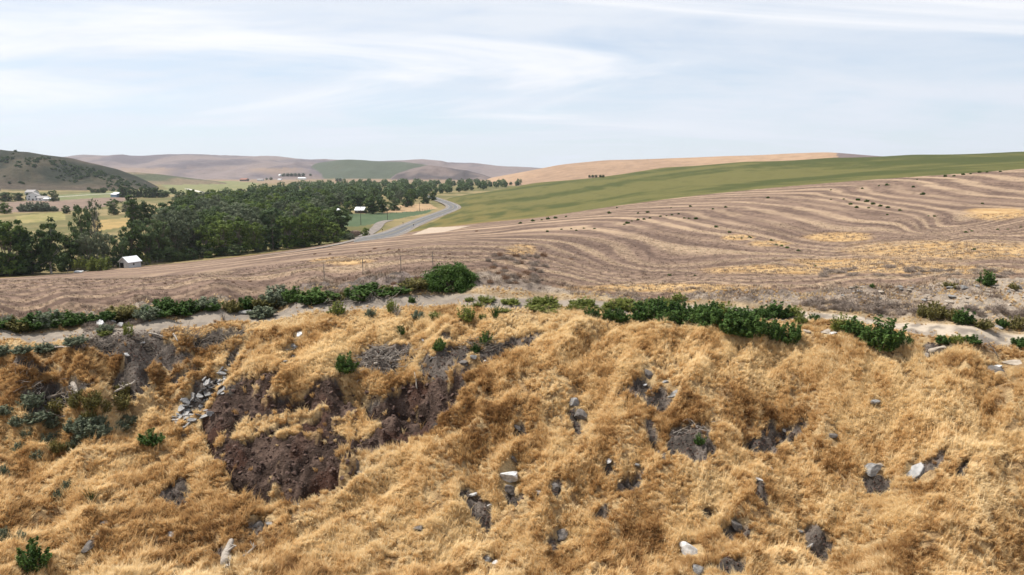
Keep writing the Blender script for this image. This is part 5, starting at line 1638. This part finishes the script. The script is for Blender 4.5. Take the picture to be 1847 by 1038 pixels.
# back slope closes the mound
for i in range(nx):
    f = i / (nx - 1); p = a + (b - a) * f
    V.append((p[0] - a[0], p[1] - a[1] + 9, p[2] - a[2] - .5))
for i in range(nx - 1):
    F.append((i * nz + nz - 1, (i + 1) * nz + nz - 1, nx * nz + i + 1, nx * nz + i))
m.add(V, F)
tag(m.build('earth_cut', M_EARTH, loc=a), 'brown eroded earth cut between the tree row end and alfalfa', kind='structure')
# sheets of scrap by the field edge
g = ground(142, 492, 205)
m = MB(); m.box((0, 0, .35), (2.6, 1.2, .08), [[1, 0, 0], [0, .95, -.3], [0, .3, .95]]); m.box((2.0, .4, .4), (1.2, 1.0, .08), [[.95, 0, -.3], [0, 1, 0], [.3, 0, .95]])
tag(m.build('metal_sheet', M_GREYWALL, loc=g), 'pale metal sheets lying at the field edge below the bushes', 'sheet')


# ------------------------------------------------------------------ dry grass and stubble (uncountable: geometry-node instances)
def grass_mat():
    m, t = new_mat('dry_grass')
    a = t.n('ShaderNodeAttribute', attribute_name='tint', attribute_type='INSTANCER')
    b_ = t.n('ShaderNodeAttribute', attribute_name='tone')
    f = t.math('ADD', a.outputs['Fac'], t.math('MULTIPLY', t.math('SUBTRACT', b_.outputs['Fac'], .5), .5), clamp=True)
    r = t.n('ShaderNodeValToRGB')
    cr = r.color_ramp
    cr.elements[0].position = 0; cr.elements[0].color = (.17, .092, .040, 1)
    cr.elements[1].position = 1; cr.elements[1].color = (.82, .67, .42, 1)
    for p, c in ((.28, (.37, .210, .084, 1)), (.55, (.60, .400, .182, 1)), (.78, (.75, .56, .30, 1))):
        e = cr.elements.new(p); e.color = c
    t.l(f, r.inputs[0])
    d = t.n('ShaderNodeBsdfPrincipled', i_Roughness=.7)
    d.inputs['Specular IOR Level'].default_value = .25
    t.l(r.outputs[0], d.inputs['Base Color'])
    tr = t.n('ShaderNodeBsdfTranslucent'); t.l(r.outputs[0], tr.inputs[0])
    mx = t.n('ShaderNodeMixShader', i_0=.38)
    t.l(d.outputs[0], mx.inputs[1]); t.l(tr.outputs[0], mx.inputs[2])
    finish(t, mx.outputs[0])
    return m


M_GRASS = grass_mat()
def straw_mat():
    m, t = new_mat('stubble_straw')
    a = t.n('ShaderNodeAttribute', attribute_name='tint', attribute_type='INSTANCER')
    b_ = t.n('ShaderNodeAttribute', attribute_name='tone')
    f = t.math('ADD', a.outputs['Fac'], t.math('MULTIPLY', t.math('SUBTRACT', b_.outputs['Fac'], .5), .5), clamp=True)
    c = t.mix(f, (.13, .092, .076), (.42, .33, .235))
    d = t.n('ShaderNodeBsdfPrincipled', i_Roughness=.8)
    d.inputs['Specular IOR Level'].default_value = .15
    t.l(c, d.inputs['Base Color'])
    finish(t, d.outputs[0])
    return m


M_STRAW = straw_mat()


def tuft(seed, n=42, length=.5, lean=.55, spread=.15, width=.011, mat=None, upright=False):
    """blades leaning towards +x"""
    r = np.random.default_rng(seed)
    V = []; F = []; T = []
    for k in range(n):
        a = r.uniform(0, 6.28); q = spread * math.sqrt(r.uniform(0, 1))
        b = np.array([math.cos(a) * q, math.sin(a) * q, -.03])
        L = length * r.uniform(.55, 1.15)
        az = r.normal() * .75
        ln = lean * r.uniform(.5, 1.5)
        d0 = np.array([math.cos(az) * ln * .5, math.sin(az) * ln * .5, 1.0]); d0 /= np.linalg.norm(d0)
        d1 = np.array([math.cos(az) * ln * 1.9, math.sin(az) * ln * 1.9, 1.0 - .55 * ln]); d1 /= np.linalg.norm(d1)
        m_ = b + d0 * L * .5; e = m_ + d1 * L * .55
        s = np.array([-math.sin(az) + r.normal() * .6, math.cos(az) + r.normal() * .6, r.normal() * .25]); s = s / np.linalg.norm(s) * width * r.uniform(.6, 1.3)
        i = len(V)
        V += [b - s * .6, b + s * .6, m_ + s, m_ - s, e]
        F += [(i, i + 1, i + 2, i + 3), (i + 3, i + 2, i + 4)]
        tn = np.clip(r.normal(.5, .22), 0, 1)
        T += [tn - .42, tn - .42, tn + .02, tn + .02, tn + .32]  # root to tip gradient paints shaded roots and lit tips into the blades
    me = bpy.data.meshes.new('tuft')
    me.from_pydata(np.array(V).tolist(), [], F)
    me.materials.append(mat)
    me.update()
    set_tone(me, np.clip(T, 0, 1))
    o = bpy.data.objects.new('tuft', me)
    return o


def scatter(name, P, rot, scl, tint, kind, protos, label, cat):
    """one stuff object: points with instances of a few tufts"""
    me = bpy.data.meshes.new(name)
    n = len(P)
    me.vertices.add(n); me.vertices.foreach_set('co', np.asarray(P, np.float32).ravel())
    for nm, typ, arr, key in (('rot', 'FLOAT_VECTOR', rot, 'vector'), ('scl', 'FLOAT', scl, 'value'), ('tint', 'FLOAT', tint, 'value'), ('pick', 'INT', kind, 'value')):
        at = me.attributes.new(nm, typ, 'POINT')
        at.data.foreach_set(key, np.ascontiguousarray(arr, np.int32 if typ == 'INT' else np.float32).ravel())
    o = link(name, me)
    ng = bpy.data.node_groups.new(name, 'GeometryNodeTree')
    ng.interface.new_socket('Geometry', in_out='INPUT', socket_type='NodeSocketGeometry')
    ng.interface.new_socket('Geometry', in_out='OUTPUT', socket_type='NodeSocketGeometry')
    N, Lk = ng.nodes, ng.links
    gi = N.new('NodeGroupInput'); go = N.new('NodeGroupOutput')
    m2p = N.new('GeometryNodeMeshToPoints')
    Lk.new(gi.outputs[0], m2p.inputs['Mesh'])
    iop = N.new('GeometryNodeInstanceOnPoints')
    Lk.new(m2p.outputs[0], iop.inputs['Points'])
    jn = N.new('GeometryNodeJoinGeometry')
    for p in reversed(protos):
        oi = N.new('GeometryNodeObjectInfo'); oi.inputs['Object'].default_value = p; oi.inputs['As Instance'].default_value = True
        Lk.new(oi.outputs['Geometry'], jn.inputs[0])
    Lk.new(jn.outputs[0], iop.inputs['Instance'])
    iop.inputs['Pick Instance'].default_value = True
    def attr(nm, typ):
        a = N.new('GeometryNodeInputNamedAttribute'); a.data_type = typ; a.inputs['Name'].default_value = nm
        return a.outputs[0]
    Lk.new(attr('pick', 'INT'), iop.inputs['Instance Index'])
    e2r = N.new('FunctionNodeEulerToRotation')
    Lk.new(attr('rot', 'FLOAT_VECTOR'), e2r.inputs[0]); Lk.new(e2r.outputs[0], iop.inputs['Rotation'])
    Lk.new(attr('scl', 'FLOAT'), iop.inputs['Scale'])
    Lk.new(iop.outputs[0], go.inputs[0])
    md = o.modifiers.new('scatter', 'NODES'); md.node_group = ng
    tag(o, label, cat, kind='stuff')
    return o


r = np.random.default_rng(123)
TF = [tuft(s, 30, .42, ln, .15, .015, M_GRASS) for s, ln in ((1, .3), (2, .5), (3, .75), (4, .42))] + [tuft(9, 16, .72, .28, .10, .013, M_GRASS), tuft(10, 26, .36, 1.1, .18, .017, M_GRASS)]
NG = 260000
Ys = np.sqrt(r.uniform(22.0 ** 2, 48.5 ** 2, NG)); us = r.uniform(-.80, .80, NG)
Xs = us * Ys
track_y = np.interp(Xs, [p[0] for p in TRACK], [p[1] for p in TRACK])
soil = field_at(SOIL_SHADE, Xs, Ys); trk = field_at(TRK, Xs, Ys)
pxs, pys = project(Xs, Ys, zat(Xs, Ys))
below = Ys < track_y - .5
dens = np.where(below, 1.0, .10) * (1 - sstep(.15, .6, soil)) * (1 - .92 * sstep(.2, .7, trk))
dens = np.maximum(dens, np.where(below, .012, 0))
# the bench itself is thinly covered
flat = sstep(-4.5, -1.8, Ys - track_y)
dens *= 1 - .30 * flat
thin = fbm(Xs / 1.1, Ys / 1.1, 3, 211)
dens *= .16 + .84 * sstep(.35, .50, thin)
dens *= Ys < y_banktop(us) - .3
for (sx, sy, sr) in STONES:
    near_s = ((Xs - sx) ** 2 + ((Ys - sy) + sr * .35) ** 2 / 1.9 < (sr * .56) ** 2)
    dens[near_s] = 0
keep = r.uniform(0, 1, NG) < dens
Xs, Ys, us, pxs, pys, soil, flat = [a[keep] for a in (Xs, Ys, us, pxs, pys, soil, flat)]
zs = zat(Xs, Ys)
n = len(Xs)
# fall line of the smooth face
h_ = 1.2
def z0(X, Y):
    return field_at(Z0, X, Y)
gx = (z0(Xs + h_, Ys) - z0(Xs - h_, Ys)) / (2 * h_); gy = (z0(Xs, Ys + h_) - z0(Xs, Ys - h_)) / (2 * h_)
down = np.arctan2(-gy, -gx)
comb_n = (fbm(Xs / 2.2, Ys / 2.2, 2, 221) - .5) * 2.0
steep = np.clip(np.hypot(gx, gy) / .45, 0, 1)
yaw = down + comb_n + r.normal(size=n) * .45 - .25
# lean the clump a little with the slope
tilt = .55 * np.arctan(np.hypot(gx, gy))
rx = tilt * np.sin(down - np.pi / 2 + np.pi / 2) * 0
# euler XYZ: tilt about the axis across the fall line, expressed after yaw -> small xy angles
ax = -np.sin(down) * tilt; ay = np.cos(down) * tilt
tint = .72 + 1.0 * (fbm(Xs / 2.6, Ys / 2.6, 3, 231) - .5) + .85 * (fbm(Xs / .55, Ys / .55, 2, 233) - .5) + r.normal(size=n) * .10
for (cx, cy, rx_, ry_, d) in [(1390,735,95,55,-.34),(860,700,130,46,-.20),(170,675,280,52,-.36),(290,985,220,48,-.20),(1060,615,160,26,-.14),(1130,750,90,60,-.14),(280,620,220,36,-.16),(340,640,60,60,-.15),
 (1545,715,130,60,.20),(590,640,90,50,.16),(750,940,240,60,.12),(1640,880,240,110,.18),(1000,930,160,60,.08),(1180,660,120,30,.14),(1000,700,70,40,.10),(480,610,60,30,-.1),(880,590,260,24,.18),(1250,640,200,30,.16),(1700,690,200,60,.12),(650,585,120,14,.08),(1300,990,170,40,-.16),(1120,900,60,60,-.14),(450,985,120,40,-.14),(930,850,40,60,-.12),(1480,960,60,60,-.14),(150,850,120,24,.10)]:
    tint = tint + d * np.exp(-(((pxs - cx) / rx_) ** 2 + ((pys - cy) / ry_) ** 2))  # browner and paler straw; gully wall and lower hollows darkened to paint shade
tint = np.clip(tint - .12 * soil, .02, 1.0)
scl = r.uniform(.40, .86, n) * (1 - .45 * flat) * (.72 + .55 * fbm(Xs / 1.3, Ys / 1.3, 2, 241))
scatter('dry_grass', np.stack([Xs, Ys, zs], 1), np.stack([ax, ay, yaw], 1), scl, tint, r.integers(0, 6, n), TF, 'golden dry grass covering the bank and the edge of the bench', 'grass')
print('grass', n)
NB = 26000
us = r.uniform(-.80, .80, NB); Ys = r.uniform(38, 54, NB); Xs = us * Ys
rb = field_at(rub, Xs, Ys)
ok = (r.uniform(0, 1, NB) < rb * (.12 + .5 * sstep(.45, .65, fbm(Xs / 2, Ys / 2, 3, 251)))) & (field_at(pale_r, Xs, Ys) < r.uniform(.1, .9, NB))
Xs, Ys = Xs[ok], Ys[ok]; n = len(Xs)
scatter('bank_stubble', np.stack([Xs, Ys, zat(Xs, Ys)], 1), np.stack([np.zeros(n), np.zeros(n), r.uniform(0, 6.28, n)], 1), r.uniform(.8, 1.8, n), r.uniform(.1, .8, n), r.integers(0, 3, n), [tuft(s, 16, .24, .6, .16, .008, M_STRAW) for s in (31, 32, 33)], 'grey dry weeds on the rubble bank beyond the track', 'weeds')

TS = [tuft(s, 14, .20, .5, .16, .008, M_STRAW) for s in (21, 22, 23)]
NS = 90000
us = r.uniform(-.80, .80, NS); Ys = np.exp(r.uniform(math.log(43), math.log(112), NS)); Xs = us * Ys
ok = Ys > y_banktop(us) - .2
lanev = field_at(strp, Xs, Ys)
ok &= r.uniform(0, 1, NS) < .18 + .72 * lanev
Xs, Ys, us, lanev = [a[ok] for a in (Xs, Ys, us, lanev)]
n = len(Xs)
g_ = field_at(gold, Xs, Ys)
scatter('field_stubble', np.stack([Xs, Ys, zat(Xs, Ys)], 1), np.stack([np.zeros(n), np.zeros(n), r.uniform(0, 6.28, n)], 1), r.uniform(.5, 1.1, n) * (1 + .5 * g_), lanev, r.integers(0, 3, n), TS, 'short dry stubble stalks on the nearer field', 'stubble')
print('stubble', n)

# crumbled soil: small clods over every bare patch
def clod_obj(seed, mat):
    o_ = bpy.data.objects.new('clod', with_mat(CLODM[seed], mat))
    return o_


CLODM = []
for s_ in range(3):
    bm = bmesh.new(); bmesh.ops.create_icosphere(bm, subdivisions=1, radius=.5)
    rr = np.random.default_rng(s_ + 900)
    for v in bm.verts:
        v.co *= rr.uniform(.65, 1.2); v.co.z *= .8
    me = bpy.data.meshes.new('clod'); bm.to_mesh(me); bm.free(); CLODM.append(me)
M_CLOD = stone_mat('soil_clod', (.046, .029, .024), (.13, .085, .068), 3.0)
NC = 90000
us = r.uniform(-.8, .8, NC); Ys = r.uniform(23, 46, NC); Xs = us * Ys
ok = r.uniform(0, 1, NC) < field_at(SOIL_SHADE, Xs, Ys) * .9
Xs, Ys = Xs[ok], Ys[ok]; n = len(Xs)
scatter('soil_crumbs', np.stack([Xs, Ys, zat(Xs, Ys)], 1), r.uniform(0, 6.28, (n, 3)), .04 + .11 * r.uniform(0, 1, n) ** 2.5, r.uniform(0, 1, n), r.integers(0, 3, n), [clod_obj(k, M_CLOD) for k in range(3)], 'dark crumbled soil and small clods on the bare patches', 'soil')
print('clods', n)

# ------------------------------------------------------------------ the air
hm, ht = new_mat('haze')
vol = ht.n('ShaderNodeVolumePrincipled', i_Density=4.5e-5)
vol.inputs['Color'].default_value = (.80, .87, 1.0, 1)
vol.inputs['Anisotropy'].default_value = .25
oo = ht.n('ShaderNodeOutputMaterial'); ht.l(vol.outputs[0], oo.inputs['Volume'])
zmin = float(ZZ.min()) - 2; zmax = max(float(ZZ.max()), EYE) + 30
m = MB(); m.box((0, 4000, (zmin + zmax) / 2), (36000, 9000, zmax - zmin))
hz = m.build('haze', hm)
tag(hz, 'thin pale summer haze filling the valley air', kind='stuff')
